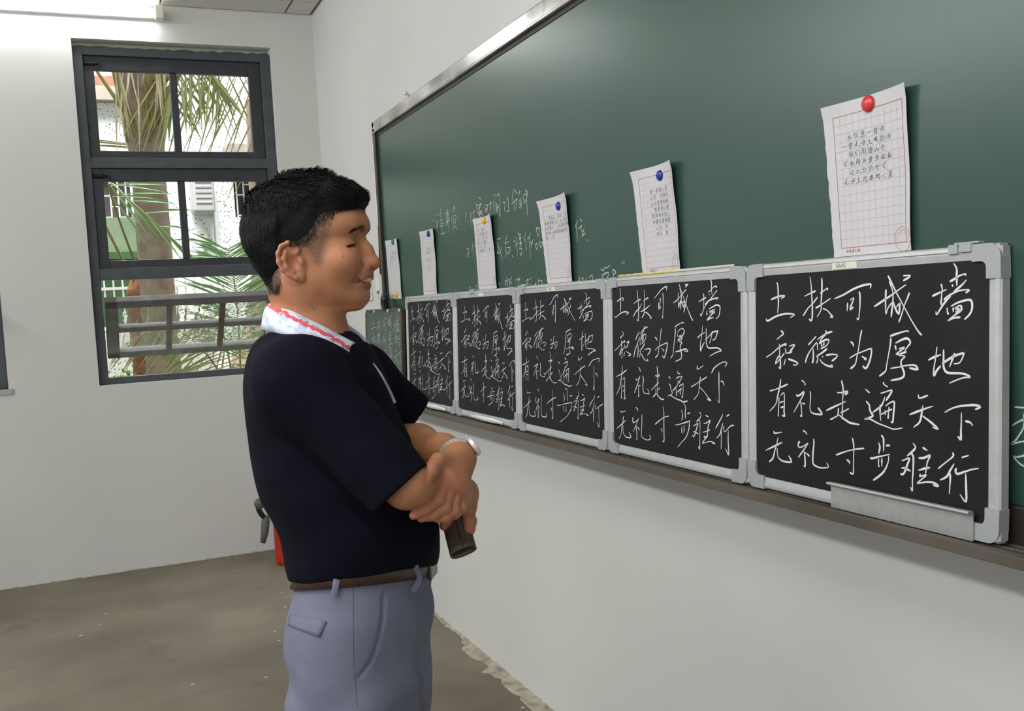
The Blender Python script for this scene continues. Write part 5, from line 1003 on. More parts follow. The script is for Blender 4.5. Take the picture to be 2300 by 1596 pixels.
# arms
def mid(a, b, t): return a * (1 - t) + b * t
for S_, sh, el, wr in ((body, 'r_sh', 'r_el', 'r_wr'), (body, 'l_sh', 'l_el', 'l_wr')):
    chain(S_, [PT[sh] - [0, 0, 0.035], mid(PT[sh] - [0, 0, 0.035], PT[el], 0.55), PT[el]], [0.040, 0.038, 0.034], 0.02)
    chain(S_, [PT[el], mid(PT[el], PT[wr], 0.35), mid(PT[el], PT[wr], 0.75), PT[wr]], [0.0345, 0.0355, 0.0305, 0.0268], 0.02)
def hand(S_, pre, wr, kn_shift):
    """metacarpals, four fingers and a thumb as tapered chains"""
    w0 = PT[wr]; F4 = ['i', 'm', 'r', 'p']
    hs = Sdf()
    for n_, (fg, off) in enumerate(zip(F4, (-1.5, -0.5, 0.5, 1.5))):
        k0 = PT[pre + fg + '0']; st_ = w0 + (PT[pre + 'p0'] - PT[pre + 'i0']) * (off * 0.20)
        S_.u(cone(mid(st_, k0, -0.15), k0, 0.0150, 0.0118), 0.018)
    for fg, r0 in zip(F4, (0.0098, 0.0098, 0.0092, 0.0084)):
        q = [PT[pre + fg + str(i)] for i in range(4)]
        rr = [r0 * 1.08, r0, r0 * 0.88, r0 * 0.72]
        first = True
        fs = [cone(a, b, ra, rb) for a, b, ra, rb in zip(q, q[1:], rr, rr[1:])]
        fs2 = fs
        lo = np.min([x[1] for x in fs2], 0); hi = np.max([x[2] for x in fs2], 0)
        def fn(P, fs2=fs2, q=q, r0=r0):
            v = fs2[0][0](P)
            for x in fs2[1:]: v = smin(v, x[0](P), 0.004)
            return smin(v, np.sqrt(((P - q[1].astype(f32)) ** 2).sum(1)) - r0 * 1.1, 0.004)
        S_.u((fn, lo, hi), 0.0022)
        # knuckle
        S_.u(ellip(q[0] + kn_shift, (0.0098,) * 3), 0.012)
    q = [PT[pre + 't' + str(i)] for i in range(4)]; rr = [0.0165, 0.0135, 0.0118, 0.0088]
    S_.u(cone(mid(w0, q[0], 0.4), q[1], 0.017, 0.0138), 0.014)
    fs3 = [cone(a, b, ra, rb) for a, b, ra, rb in zip(q[1:], q[2:], rr[1:], rr[2:])]
    def fnt(P):
        v = fs3[0][0](P)
        for x in fs3[1:]: v = smin(v, x[0](P), 0.005)
        return v
    S_.u((fnt, np.min([x[1] for x in fs3], 0), np.max([x[2] for x in fs3], 0)), 0.0025)
toview = lambda p: (SIDE - p) / np.linalg.norm(SIDE - p)
hand(body, 'r', 'r_wr', np.array([0.002, 0, 0.002]))
hand(body, 'l', 'l_wr', np.array([0.001, -0.003, 0.001]))

h1 = 0.0019
gz = np.concatenate([np.arange(-0.004, 0.98, 0.010), np.arange(0.98, 1.045, 0.004), np.arange(1.045, 1.245, h1), np.arange(1.245, 1.36, 0.004), np.arange(1.36, 1.682, h1)])
verts, faces = polygonise(body, np.arange(-0.20, 0.262, h1), np.arange(-0.245, 0.275, h1), gz)
# skin with blended patches of stubble, lip and flush
sk, nt, b = new_mat('skin'); N = nt.nodes.new; L = nt.links.new
at = N('ShaderNodeAttribute'); at.attribute_name = 'patch'; sep = N('ShaderNodeSeparateColor'); L(at.outputs['Color'], sep.inputs[0])
tc = N('ShaderNodeTexCoord'); n1 = N('ShaderNodeTexNoise'); n1.inputs['Scale'].default_value = 22; n1.inputs['Detail'].default_value = 5; L(tc.outputs['Object'], n1.inputs['Vector'])
rp = N('ShaderNodeValToRGB'); rp.color_ramp.elements[0].color = (0.43, 0.182, 0.086, 1); rp.color_ramp.elements[0].position = 0.3; rp.color_ramp.elements[1].color = (0.52, 0.237, 0.122, 1); rp.color_ramp.elements[1].position = 0.7
L(n1.outputs['Fac'], rp.inputs['Fac'])
def blend(a, bcol, fac):
    x = N('ShaderNodeMix'); x.data_type = 'RGBA'; L(a, x.inputs['A']); x.inputs['B'].default_value = (*bcol, 1); L(fac, x.inputs['Factor']); return x.outputs['Result']
c_ = blend(rp.outputs['Color'], (0.45, 0.165, 0.105), sep.outputs['Blue']); c_ = blend(c_, (0.33, 0.095, 0.075), sep.outputs['Green'])
n2 = N('ShaderNodeTexNoise'); n2.inputs['Scale'].default_value = 420; n2.inputs['Detail'].default_value = 2; L(tc.outputs['Object'], n2.inputs['Vector'])
mr = N('ShaderNodeMapRange'); mr.inputs['From Min'].default_value = 0.35; mr.inputs['From Max'].default_value = 0.6; mr.inputs['To Min'].default_value = 0.7; mr.inputs['To Max'].default_value = 1.0; L(n2.outputs['Fac'], mr.inputs['Value'])
ml = N('ShaderNodeMath'); ml.operation = 'MULTIPLY'; L(mr.outputs['Result'], ml.inputs[0]); L(sep.outputs['Red'], ml.inputs[1])
c_ = blend(c_, (0.030, 0.024, 0.022), ml.outputs[0]); c_ = blend(c_, (0.02, 0.012, 0.010), at.outputs['Alpha'])
L(c_, b.inputs['Base Color']); b.inputs['Roughness'].default_value = 0.50; b.inputs['Specular IOR Level'].default_value = 0.4
b.inputs['Subsurface Weight'].default_value = 0.12; b.inputs['Subsurface Radius'].default_value = (0.012, 0.004, 0.002); b.inputs['Subsurface Scale'].default_value = 0.5
bp = N('ShaderNodeBump'); bp.inputs['Strength'].default_value = 0.12; bp.inputs['Distance'].default_value = 0.002
n3 = N('ShaderNodeTexNoise'); n3.inputs['Scale'].default_value = 260; L(tc.outputs['Object'], n3.inputs['Vector']); L(n3.outputs['Fac'], bp.inputs['Height']); L(bp.outputs['Normal'], b.inputs['Normal'])
man, verts = np_mesh('person', verts, faces, sk, None, 1)
man.location = (-1.0111,1.6706,0.0); man.rotation_euler = (0, 0, -0.54310)
tag(man, 'man in navy polo shirt standing with crossed arms, smiling at the chalkboards', 'person')
col = np.zeros((len(verts), 4), f32)
X, Y, Z = verts.T
def polyd(poly, x, z):
    """signed distance in the side view, positive inside"""
    d = np.full(len(x), 1e9); ins = np.zeros(len(x), bool); n_ = len(poly)
    for i in range(n_):
        ax_, az_ = poly[i]; bx_, bz_ = poly[(i + 1) % n_]; ex, ez = bx_ - ax_, bz_ - az_
        t = np.clip(((x - ax_) * ex + (z - az_) * ez) / (ex * ex + ez * ez + 1e-12), 0, 1); d = np.minimum(d, np.hypot(x - ax_ - t * ex, z - az_ - t * ez))
        cr_ = ((az_ <= z) != (bz_ <= z)); ins ^= cr_ & (x < ax_ + (z - az_) / (bz_ - az_ + 1e-12) * ex)
    return np.where(ins, d, -d)
SP = [tuple(p) for p in [(0.0682,1.6298),(0.0578,1.6078),(0.0472,1.6045),(0.0294,1.5994),(0.0252,1.5851),(0.0210,1.5708),(0.0140,1.5530),(0.0089,1.5352),(0.0047,1.5209),(-0.0029,1.5170),(-0.0100,1.5232),(-0.0150,1.5380),(-0.0219,1.5471),(-0.0399,1.5504),(-0.0554,1.5463),(-0.0615,1.5358),(-0.0637,1.5178),(-0.0658,1.4887),(-0.0731,1.4745),(-0.1030,1.4732),(-0.1306,1.5225),(-0.1561,1.5984),(-0.1194,1.6698),(-0.0074,1.6870),(0.0612,1.6579)]]
pd_ = polyd(SP, X, Z); zh_ = np.interp(X, HAIRLINE[:, 0], HAIRLINE[:, 1])
ishead = (Z > 1.455) & (X < 0.062) & ~((np.abs(Y) > 0.073) & (X > -0.105) & (X < -0.042) & (Z < 1.566))
col[:, 0] = np.where(ishead, np.clip(sstep(-0.008, 0.009, pd_) * (0.66 + 0.34 * sstep(-0.028, -0.004, Z - zh_)), 0, 1), 0)
col[:, 0] *= np.where((X < -0.125), sstep(1.475, 1.50, Z), 1)
def segd(Pt, a, b): ba = b - a; t = np.clip((Pt - a) @ ba / (ba @ ba), 0, 1); return np.linalg.norm(Pt - a - t[:, None] * ba, axis=1)
face = (X > 0.02) & (Z > 1.44)
for s in (-1, 1):
    g = lambda n_: PT[n_] * [1, -s, 1]
    for a, b_, r_ in (('lu0', 'lu1', 0.0058), ('lu1', 'lu2', 0.0034), ('ll0', 'll1', 0.0068), ('ll1', 'll2', 0.0040)):
        d = segd(verts, g(a), g(b_)); col[:, 1] = np.maximum(col[:, 1], np.where(face, 1 - sstep(r_ * 0.75, r_ * 1.35, d), 0) * (0.75 if a[2] == '0' else 0.5))
    e = PT['eye_r'] * [1, -s, 1]; dz = Z - (e[2] - 0.0004 + 0.16 * s * -(Y - e[1])); dy = np.abs(Y - e[1])
    col[:, 3] = np.maximum(col[:, 3], np.where((X > e[0] + 0.002) & (dy < 0.018), 1 - sstep(0.0012, 0.0033, np.abs(dz)), 0) * 0.9)
    col[:, 2] = np.maximum(col[:, 2], 0.55 * (1 - sstep(0.006, 0.028, np.linalg.norm(verts - g('cheek_r') - [0.008, 0, 0.0], axis=1))))
    col[:, 2] = np.maximum(col[:, 2], 0.55 * (1 - sstep(0.01, 0.034, np.linalg.norm(verts - g('ear_c'), axis=1))))
col[:, 2] = np.maximum(col[:, 2], 0.45 * (1 - sstep(0.008, 0.024, np.linalg.norm(verts - PT['nose_tip'], axis=1))))
for pre in 'lr':
    for fg in 'imrpt':
        q = [PT[pre + fg + str(i)] for i in range(4)]
        for a, b_ in zip(q, q[1:]): col[:, 2] = np.maximum(col[:, 2], 0.5 * (1 - sstep(0.008, 0.024, segd(verts, a, b_))))
for mp_ in [(0.0814,-0.3500,1.4476),(0.0842,-0.3500,1.4445),(0.1287,-0.3500,1.5135),(0.1106,-0.3500,1.4831)]:
    d0 = np.array(mp_) - SIDE; d0 /= np.linalg.norm(d0); q0 = np.array(mp_, float)
    for _ in range(90):
        v0 = float(body.ev(q0[None].astype(f32))[0])
        if v0 < 0.0005: break
        q0 = q0 + d0 * max(v0 * 0.7, 0.0005)
    col[:, 3] = np.maximum(col[:, 3], 0.45 * (1 - sstep(0.0010, 0.0030, np.linalg.norm(verts - q0, axis=1))))
ca = man.data.color_attributes.new('patch', 'FLOAT_COLOR', 'POINT'); ca.data.foreach_set('color', col.ravel())

# eyes, teeth
M['eye'] = mat('eye', (0.05, 0.03, 0.022), 0.15)
M['teeth'] = mat('teeth', (0.72, 0.68, 0.60), 0.3)
for s in (-1, 1):
    e = PT['eye_r'] * [1, -s, 1]; bm = BM(); bmesh.ops.create_uvsphere(bm, u_segments=20, v_segments=14, radius=0.0108)
    bm.transform(Matrix.Translation(e)); obj('eye', bm, M['eye'], man, smooth=True)
bm = BM()
cx_ = PT['mg0'][0] - 0.010
for k in range(-4, 5):
    a = k * 0.165; rx, ry = 0.026, 0.0245
    c = Vector((cx_ - 0.0215 + rx * math.cos(a), ry * math.sin(a), PT['mg0'][2] + 0.0018))
    m4 = Matrix.Translation(c) @ Matrix.Rotation(a, 4, 'Z'); box(bm, -0.003, -0.0038, -0.0030, 0.0022, 0.0038, 0.0050, m4)
obj('teeth', bm, M['teeth'], man, bevel=0.0012)

# hair -------------------------------------------------------------
M['hair'] = mat('black_hair', (0.0045, 0.0038, 0.0040), 0.6, spec=0.14)
hair = Sdf()
hl_f = headloft(HEADROWS, 0.0, 0.018)
Qf = [np.array(v) for v in [(-0.0109,-0.0500,1.6506),(0.0251,-0.0450,1.6449),(0.0477,-0.0350,1.6320),(0.0586,-0.0200,1.6239)]]
quiffs = [cone(a * [1, sg, 1], b_ * [1, sg, 1], ra, rb) for sg in (1, 0.2, -0.8) for a, b_, ra, rb in zip(Qf, Qf[1:], (0.016, 0.016, 0.013), (0.016, 0.013, 0.006))]
def hair_fn(P):
    d = hl_f[0](P); x, y, z = P[:, 0], P[:, 1], P[:, 2]
    zh = np.interp(x, HAIRLINE[:, 0], HAIRLINE[:, 1]); g = z - zh
    side = sstep(0.05, 0.075, np.abs(y))
    fr_ = sstep(0.0, 0.045, x)
    t = 0.0100 * sstep(-0.004, 0.085 - 0.055 * fr_, g) * (1 - 0.25 * side) + 0.0030 * sstep(1.60, 1.66, z) * sstep(0.0, 0.03, g) + 0.0005
    n = 0.0011 * np.sin(90 * x + 60 * y) * np.sin(75 * z - 40 * y + 1.0) + 0.0008 * np.sin(210 * y + 130 * x) * np.sin(160 * z)
    v = d - t + n * sstep(0.0, 0.05, g)
    for q in quiffs: v = smin(v, q[0](P), 0.010)
    lim = np.maximum(-(g + 0.001), x - 0.064)
    return np.maximum(v, np.where(z > 1.45, lim, 1.0))
hair.u((hair_fn, np.array([-0.2, -0.12, 1.44], f32), np.array([0.12, 0.12, 1.72], f32)))
hv, hf = polygonise(hair, np.arange(-0.175, 0.085, 0.0022), np.arange(-0.098, 0.0985, 0.0022), np.arange(1.47, 1.70, 0.0022))
hairo, hv = np_mesh('hair', hv, hf, M['hair'], man, 1)
nrm = np.zeros((len(hv), 3)); hairo.data.vertices.foreach_get('normal', (tmpn := np.zeros(len(hv) * 3, f32))); nrm = tmpn.reshape(-1, 3)
out = np.argwhere((hl_f[0](hv.astype(f32)) > 0.0015) & (hv[:, 2] - np.interp(hv[:, 0], HAIRLINE[:, 0], HAIRLINE[:, 1]) > 0.004))[:, 0]
rs = np.random.RandomState(3); pick = rs.choice(out, 9000)
sv, sf = [], []
for i in pick:
    p = hv[i]; nn = nrm[i]; top = float(sstep(1.585, 1.655, np.array([p[2]]))[0]); back = float(sstep(0.02, 0.10, np.array([-p[0] - 0.03]))[0])
    flow = np.array([0.75, -0.25 * (p[1] < 0.03), -0.25]) * top + np.array([-0.15 - 0.2 * back, 0, -1.0]) * (1 - top) + rs.normal(0, 0.30, 3)
    flow -= nn * (flow @ nn); fl2 = np.linalg.norm(flow)
    if fl2 < 1e-4: continue
    flow /= fl2; g = p[2] - np.interp(p[0], HAIRLINE[:, 0], HAIRLINE[:, 1])
    ln = (0.003 + 0.009 * min(1, max(0, g) / 0.08)) * rs.uniform(0.6, 1.25) * (1.2 if top > 0.5 else 0.8)
    lift = 0.26 if top > 0.5 else 0.10; w_ = 0.0007; sdv = np.cross(nn, flow)
    a = p - nn * 0.001; m1 = p + flow * ln * 0.55 + nn * ln * lift; e1 = p + flow * ln + nn * ln * lift * 0.9
    b0 = len(sv); sv += [a - sdv * w_, a + sdv * w_, m1 + sdv * w_ * 0.8, m1 - sdv * w_ * 0.8, e1 + sdv * 0.0001, e1 - sdv * 0.0001]
    sf += [(b0, b0 + 1, b0 + 2, b0 + 3), (b0 + 3, b0 + 2, b0 + 4, b0 + 5)]
# clipped stubble blending the cut edge into the skin
bn_ = np.zeros(len(verts) * 3, f32); man.data.vertices.foreach_get('normal', bn_); bn_ = bn_.reshape(-1, 3)
nape = X < -0.088
cand = np.argwhere(ishead & (pd_ > 0.002) & ((nape & (Z < 1.54)) | ((Z - zh_ > -0.030) & (Z - zh_ < 0.004))))[:, 0]
wt = np.where(nape[cand], 0.75 * sstep(0.001, 0.012, pd_[cand]) + 0.05, np.clip(1.0 + (Z[cand] - zh_[cand]) / 0.030, 0.03, 1) ** 1.6); wt /= wt.sum()
for i in rs.choice(cand, 8200, p=wt):
    p = verts[i] + rs.normal(0, 0.0007, 3); nn = bn_[i]; flow = np.array([0.25, 0, -1.0]) + rs.normal(0, 0.3, 3); flow -= nn * (flow @ nn); flow /= np.linalg.norm(flow) + 1e-9
    ln = 0.0034 * rs.uniform(0.6, 1.3); sdv = np.cross(nn, flow) * 0.0003; b0 = len(sv); e1 = p + flow * ln + nn * ln * 0.30
    sv += [p - sdv, p + sdv, e1 + sdv * 0.3, e1 - sdv * 0.3]; sf.append((b0, b0 + 1, b0 + 2, b0 + 3))
# loose forelock
for j in range(26):
    p = np.array([0.055 + 0.006 * rs.rand(), -0.035 + 0.05 * rs.rand(), 1.630 - 0.006 * rs.rand()]); e1 = p + [0.010 * rs.rand(), -0.01 * rs.rand(), -0.016 - 0.012 * rs.rand()]
    b0 = len(sv); sd_ = np.array([0.0, 0.0006, 0.0003]); m1 = (p + e1) / 2 + [0.004, 0, 0.002]
    sv += [p - sd_, p + sd_, m1 + sd_, m1 - sd_, e1 + sd_ * 0.2, e1 - sd_ * 0.2]; sf += [(b0, b0 + 1, b0 + 2, b0 + 3), (b0 + 3, b0 + 2, b0 + 4, b0 + 5)]
np_mesh('hair_strands', np.array(sv), np.array(sf), M['hair'], hairo)
# eyelashes
for s in (-1, 1):
    e = PT['eye_r'] * [1, -s, 1]; sv, sf = [], []
    for j in range(26):
        a = -0.9 + 1.5 * j / 25; p = e + np.array([0.0132 * math.cos(a), 0.0150 * s * math.sin(a) * -1 if s < 0 else 0.0150 * math.sin(a), -0.0004 - 0.16 * 0.0150 * abs(math.sin(a)) * 0.4])
        dv = np.array([math.cos(a), (1 if s > 0 else 1) * math.sin(a), 0.35 + 0.2 * rs.rand()]); dv /= np.linalg.norm(dv); e1 = p + dv * 0.0046; wv = np.array([-math.sin(a), math.cos(a), 0]) * 0.00025; b0 = len(sv)
        sv += [p - wv, p + wv, e1 + wv * 0.3, e1 - wv * 0.3]; sf.append((b0, b0 + 1, b0 + 2, b0 + 3))
    np_mesh('eyelashes', np.array(sv), np.array(sf), M['hair'], man)
# eyebrows
M['brow'] = mat('brow_hair', (0.028, 0.019, 0.015), 0.7, spec=0.2)
for s in (-1, 1):
    pts = [PT[n_] * [1, -s, 1] for n_ in ('browh0', 'browh1', 'browh2')]; q = spline(pts, 8); sv, sf = [], []
    for j in range(330):
        t = rs.rand(); k = min(int(t * 16), 15); p0 = q[k] + (q[k + 1] - q[k]) * (t * 16 - k) + [0, 0, rs.normal(0, 0.0026) * (1 - 0.4 * t)]
        # settle on the brow
        p = p0 + [0.02, -s * -0.004 * 0, 0]
        for _ in range(24):
            dd = float(body.ev(p[None].astype(f32), p - 0.03, p + 0.03)[0])
            if dd < 0.0002: break
            p = p - np.array([1.0, 0.35 * s * (1 if t > 0.3 else 0.3), 0]) / 1.06 * dd * 0.9
        dirv = np.array([-0.62, s * 0.72, 0.25 - 0.5 * t]) + rs.normal(0, 0.2, 3); dirv /= np.linalg.norm(dirv)
        ln = 0.0050 * rs.uniform(0.7, 1.2); b0 = len(sv); o_ = np.array([0.0006, s * 0.0003, 0]); wv = np.array([0, 0, 0.00035])
        sv += [p - wv + o_ * 0, p + wv + o_ * 0, p + dirv * ln * 0.6 + o_ * 0.6 + wv, p + dirv * ln * 0.6 + o_ * 0.6 - wv]; sf += [(b0, b0 + 1, b0 + 2, b0 + 3)]
    np_mesh('eyebrow', np.array(sv), np.array(sf), M['brow'], man)

# polo shirt -------------------------------------------------------
def wobble(P, amp):
    x, y, z = P[:, 0], P[:, 1], P[:, 2]
    return amp * (np.sin(34 * z + 22 * x + 9 * y) * 0.55 + np.sin(61 * z - 37 * x + 20 * y + 1.3) * 0.3 + np.sin(18 * x - 47 * y + 26 * z) * 0.4)
shirt = Sdf()
nb = PT['neck_b']
hem_r, hem_l = PT['r_hem'], PT['l_hem']
dr = (hem_r - sh_r) / np.linalg.norm(hem_r - sh_r); dl = (hem_l - sh_l) / np.linalg.norm(hem_l - sh_l)
def sleeve(sh0, hm, dd, r0, r1, rin):
    dd = (hm - sh0) / np.linalg.norm(hm - sh0)
    f1, lo, hi = cone(sh0, hm + dd * 0.04, r0, r1); f2 = cone(hm - dd * 0.05, hm + dd * 0.06, rin, rin + 0.004)[0]; hm_ = hm.astype(f32); dd_ = dd.astype(f32)
    def fn(P):
        v = np.maximum(f1(P), (P - hm_) @ dd_ + 0.0016 * np.sin(55 * P[:, 1] + 20 * P[:, 2])); return np.maximum(v, -f2(P))
    return fn, lo, hi
shirt.u(sleeve(sh_r + [0, 0.01, -0.028], hem_r, dr, 0.064, 0.056, 0.047)); shirt.u(sleeve(sh_l + [0, -0.01, -0.036], hem_l, dl, 0.056, 0.050, 0.042))
shirt.u(sheared(loft(TORSO, 0.0, 0.03), 0.22, 1.02, 1.20), 0.022)
for sh in (sh_r, sh_l):
    sg_ = np.sign(sh[1]); shirt.u(cone(nb + [-0.014, 0.03 * sg_, -0.097], sh + [-0.008, -0.012 * sg_, -0.030 if sg_ < 0 else -0.040], 0.060, 0.060 if sg_ < 0 else 0.054), 0.05)
shirt.u(cone((-0.092, -0.055, 1.372), (-0.092, 0.055, 1.372), 0.036, 0.036), 0.03)
shirt.i(lambda P, v: v + wobble(P, 0.0019))
shirt.i(lambda P, v: np.where(P[:, 2] < 1.04, np.maximum(v, np.interp(P[:, 0], [-0.12, -0.02, 0.13], [0.978, 0.977, 0.996]).astype(f32) - (P[:, 2] + 0.22 * P[:, 1]) + 0.0012 * np.sin(70 * P[:, 0])), v))
gx_ = np.arange(-0.19, 0.235, 0.003)
sv_, sf_ = polygonise(shirt, gx_, np.arange(-0.262, 0.29, 0.003), np.arange(0.925, 1.46, 0.003))
M['navy'] = mat('navy_pique', (0.0042, 0.0044, 0.0115), 0.9, var=0.2, scale=40, bump=0.25, bscale=700, spec=0.12)
polo, _ = np_mesh('polo_shirt', sv_, sf_, M['navy'], man, 1)
# collar: printed fabric
cm, nt, b = new_mat('printed_collar'); N = nt.nodes.new; L = nt.links.new
uvn = N('ShaderNodeUVMap'); sp = N('ShaderNodeSeparateXYZ'); L(uvn.outputs[0], sp.inputs[0])
def math_(op, a, b_=None, clamp=False):
    x = N('ShaderNodeMath'); x.operation = op; x.use_clamp = clamp
    for i_, q in enumerate((a, b_)):
        if q is None: continue
        if isinstance(q, (int, float)): x.inputs[i_].default_value = q
        else: L(q, x.inputs[i_])
    return x.outputs[0]
def nz(scale, det=4, dist=0.0):
    mp = N('ShaderNodeMapping'); mp.inputs['Scale'].default_value = (9, 3, 1); L(uvn.outputs[0], mp.inputs['Vector'])
    n = N('ShaderNodeTexNoise'); n.inputs['Scale'].default_value = scale; n.inputs['Detail'].default_value = det; n.inputs['Distortion'].default_value = dist; L(mp.outputs[0], n.inputs['Vector']); return n.outputs['Fac']
U, Vv = sp.outputs['X'], sp.outputs['Y']
na = nz(2.6, 5, 0.8)
# broken red band: near the fold at the back, sliding to the edge at the front
lineV = math_('SUBTRACT', 0.93, math_('MULTIPLY', U, 0.55))
band = math_('SUBTRACT', 1.0, math_('MULTIPLY', math_('ABSOLUTE', math_('SUBTRACT', Vv, lineV)), 3.4), True)
red1 = math_('MULTIPLY', math_('GREATER_THAN', math_('ADD', band, math_('MULTIPLY', na, 1.9)), 1.60), 1.0)
patch = math_('MULTIPLY', math_('SUBTRACT', 1.0, math_('MULTIPLY', math_('ABSOLUTE', math_('SUBTRACT', U, 0.56)), 3.0), True), math_('SUBTRACT', 1.0, math_('MULTIPLY', Vv, 1.7), True))
red2 = math_('GREATER_THAN', math_('ADD', patch, math_('MULTIPLY', nz(5.5, 3, 1.5), 1.0)), 0.98)
red = math_('MAXIMUM', red1, red2)
m1 = N('ShaderNodeMix'); m1.data_type = 'RGBA'; m1.inputs['A'].default_value = (0.72, 0.76, 0.86, 1); m1.inputs['B'].default_value = (0.50, 0.60, 0.78, 1); L(math_('GREATER_THAN', nz(0.8, 2), 0.52), m1.inputs['Factor'])
m2 = N('ShaderNodeMix'); m2.data_type = 'RGBA'; L(m1.outputs['Result'], m2.inputs['A']); m2.inputs['B'].default_value = (0.72, 0.10, 0.13, 1); L(red, m2.inputs['Factor']); L(m2.outputs['Result'], b.inputs['Base Color']); b.inputs['Roughness'].default_value = 0.8
def collar():
    top = [np.array(v) for v in [(-0.1205,-0.0000,1.4588),(-0.0907,-0.0360,1.4552),(-0.0590,-0.0600,1.4442),(-0.0287,-0.0660,1.4287),(-0.0013,-0.0600,1.4139),(0.0206,-0.0460,1.3982),(0.0385,-0.0300,1.3847)]]; bot = [np.array(v) for v in [(-0.1348,0.0000,1.4180),(-0.1058,-0.0450,1.4143),(-0.0624,-0.0830,1.4039),(-0.0193,-0.1000,1.3917),(0.0085,-0.0960,1.3815),(0.0264,-0.0840,1.3720),(0.0367,-0.0660,1.3638)]]
    t_ = spline(top, 6); b_ = spline(bot, 6); n = len(t_)
    bm = BM(); uvl = bm.loops.layers.uv.new('UVMap')
    rows = []
    for sg in (1, -1):
        rng = range(n) if sg == 1 else range(n)
        rows.append([[Vector((p[0], p[1] * sg, p[2])) for p in [t_[i] + (b_[i] - t_[i]) * f + np.array([0, 0, 0.0]) + np.array([0.0, (-0.007 if b_[i][1] < 0 else 0) * math.sin(PI * f), 0.006 * math.sin(PI * f)]) for f in np.linspace(0, 1, 6)]] for i in rng])
    full = rows[1][::-1][:-1] + rows[0]           # far tip ... back ... near tip
    N_ = len(full); uu = [abs(i - (n - 1)) / (n - 1) for i in range(N_)]
    vs_ = [[bm.verts.new(p) for p in r] for r in full]
    inner = []
    for i, r in enumerate(full):                  # stand folding down inside the neck
        p = r[0]; c = Vector((-0.045 + 0.35 * max(0, p.x + 0.045), 0, p.z)); inn = (c - p).normalized()
        inner.append([bm.verts.new(p + inn * 0.006 + Vector((0, 0, 0.0015))), bm.verts.new(p + inn * 0.010 + Vector((0, 0, -0.03)))])
    def quad(a, b2, c2, d2, us):
        f = bm.faces.new((a, b2, c2, d2)); f.smooth = True
        for lp, uv in zip(f.loops, us): lp[uvl].uv = uv
    for i in range(N_ - 1):
        for j in range(5): quad(vs_[i][j], vs_[i][j + 1], vs_[i + 1][j + 1], vs_[i + 1][j], ((uu[i], 1 - j / 5), (uu[i], 1 - (j + 1) / 5), (uu[i + 1], 1 - (j + 1) / 5), (uu[i + 1], 1 - j / 5)))
        for j, (a, b2) in enumerate(((vs_, inner),)): quad(inner[i][0], vs_[i][0], vs_[i + 1][0], inner[i + 1][0], ((uu[i], 1), (uu[i], 1), (uu[i + 1], 1), (uu[i + 1], 1)))
        quad(inner[i][1], inner[i][0], inner[i + 1][0], inner[i + 1][1], ((uu[i], 0.9), (uu[i], 1), (uu[i + 1], 1), (uu[i + 1], 0.9)))
    o = obj('collar', bm, cm, polo); md = o.modifiers.new('cloth', 'SOLIDIFY'); md.thickness = 0.0022; md.offset = 1.0
    o['label'] = 'pale blue collar with red brush print'
    return o
collar()
def settle(S_, p, lift=0.0):
    """drop a point onto a surface along the sight line from the side"""
    d = np.array(p) - SIDE; d /= np.linalg.norm(d); q = np.array(p, float)
    for _ in range(90):
        v = float(S_.ev(q[None].astype(f32))[0]) - lift
        if v < 0.0003: break
        q = q + d * max(v * 0.7, 0.0004)
    return q
def strip_on(S_, pts, w, lift, th_, n=4, name='strip', material=None, parent=None):
    q = [settle(S_, p, lift) for p in spline(pts, n)]; bm = BM(); prev = None
    for i, p in enumerate(q):
        d = q[min(i + 1, len(q) - 1)] - q[max(i - 1, 0)]; d /= np.linalg.norm(d); vd = toview(p); sdv = np.cross(d, vd); sdv /= np.linalg.norm(sdv)
        ww = w[0] + (w[1] - w[0]) * i / (len(q) - 1)
        r4 = [bm.verts.new(p + sdv * ww / 2 - vd * th_), bm.verts.new(p + sdv * ww / 2), bm.verts.new(p + vd * th_ * 0.5), bm.verts.new(p - sdv * ww / 2), bm.verts.new(p - sdv * ww / 2 - vd * th_)]
        if prev:
            for a in range(5): bm.faces.new((prev[a], prev[(a + 1) % 5], r4[(a + 1) % 5], r4[a]))
        else: bm.faces.new(r4[::-1])
        prev = r4
    bm.faces.new(prev); bmesh.ops.recalc_face_normals(bm, faces=bm.faces)
    return obj(name, bm, material, parent)
pk = strip_on(shirt, [(0.1602,-0.3500,1.3687),(0.1669,-0.3500,1.3582),(0.1735,-0.3500,1.3454),(0.1799,-0.3500,1.3307),(0.1861,-0.3500,1.3136)], (0.0022, 0.0075), 0.001, 0.002, 4, 'placket_trim', mat('placket_white', (0.62, 0.66, 0.76), 0.8), polo); pk['label'] = 'pale strip showing in the placket'

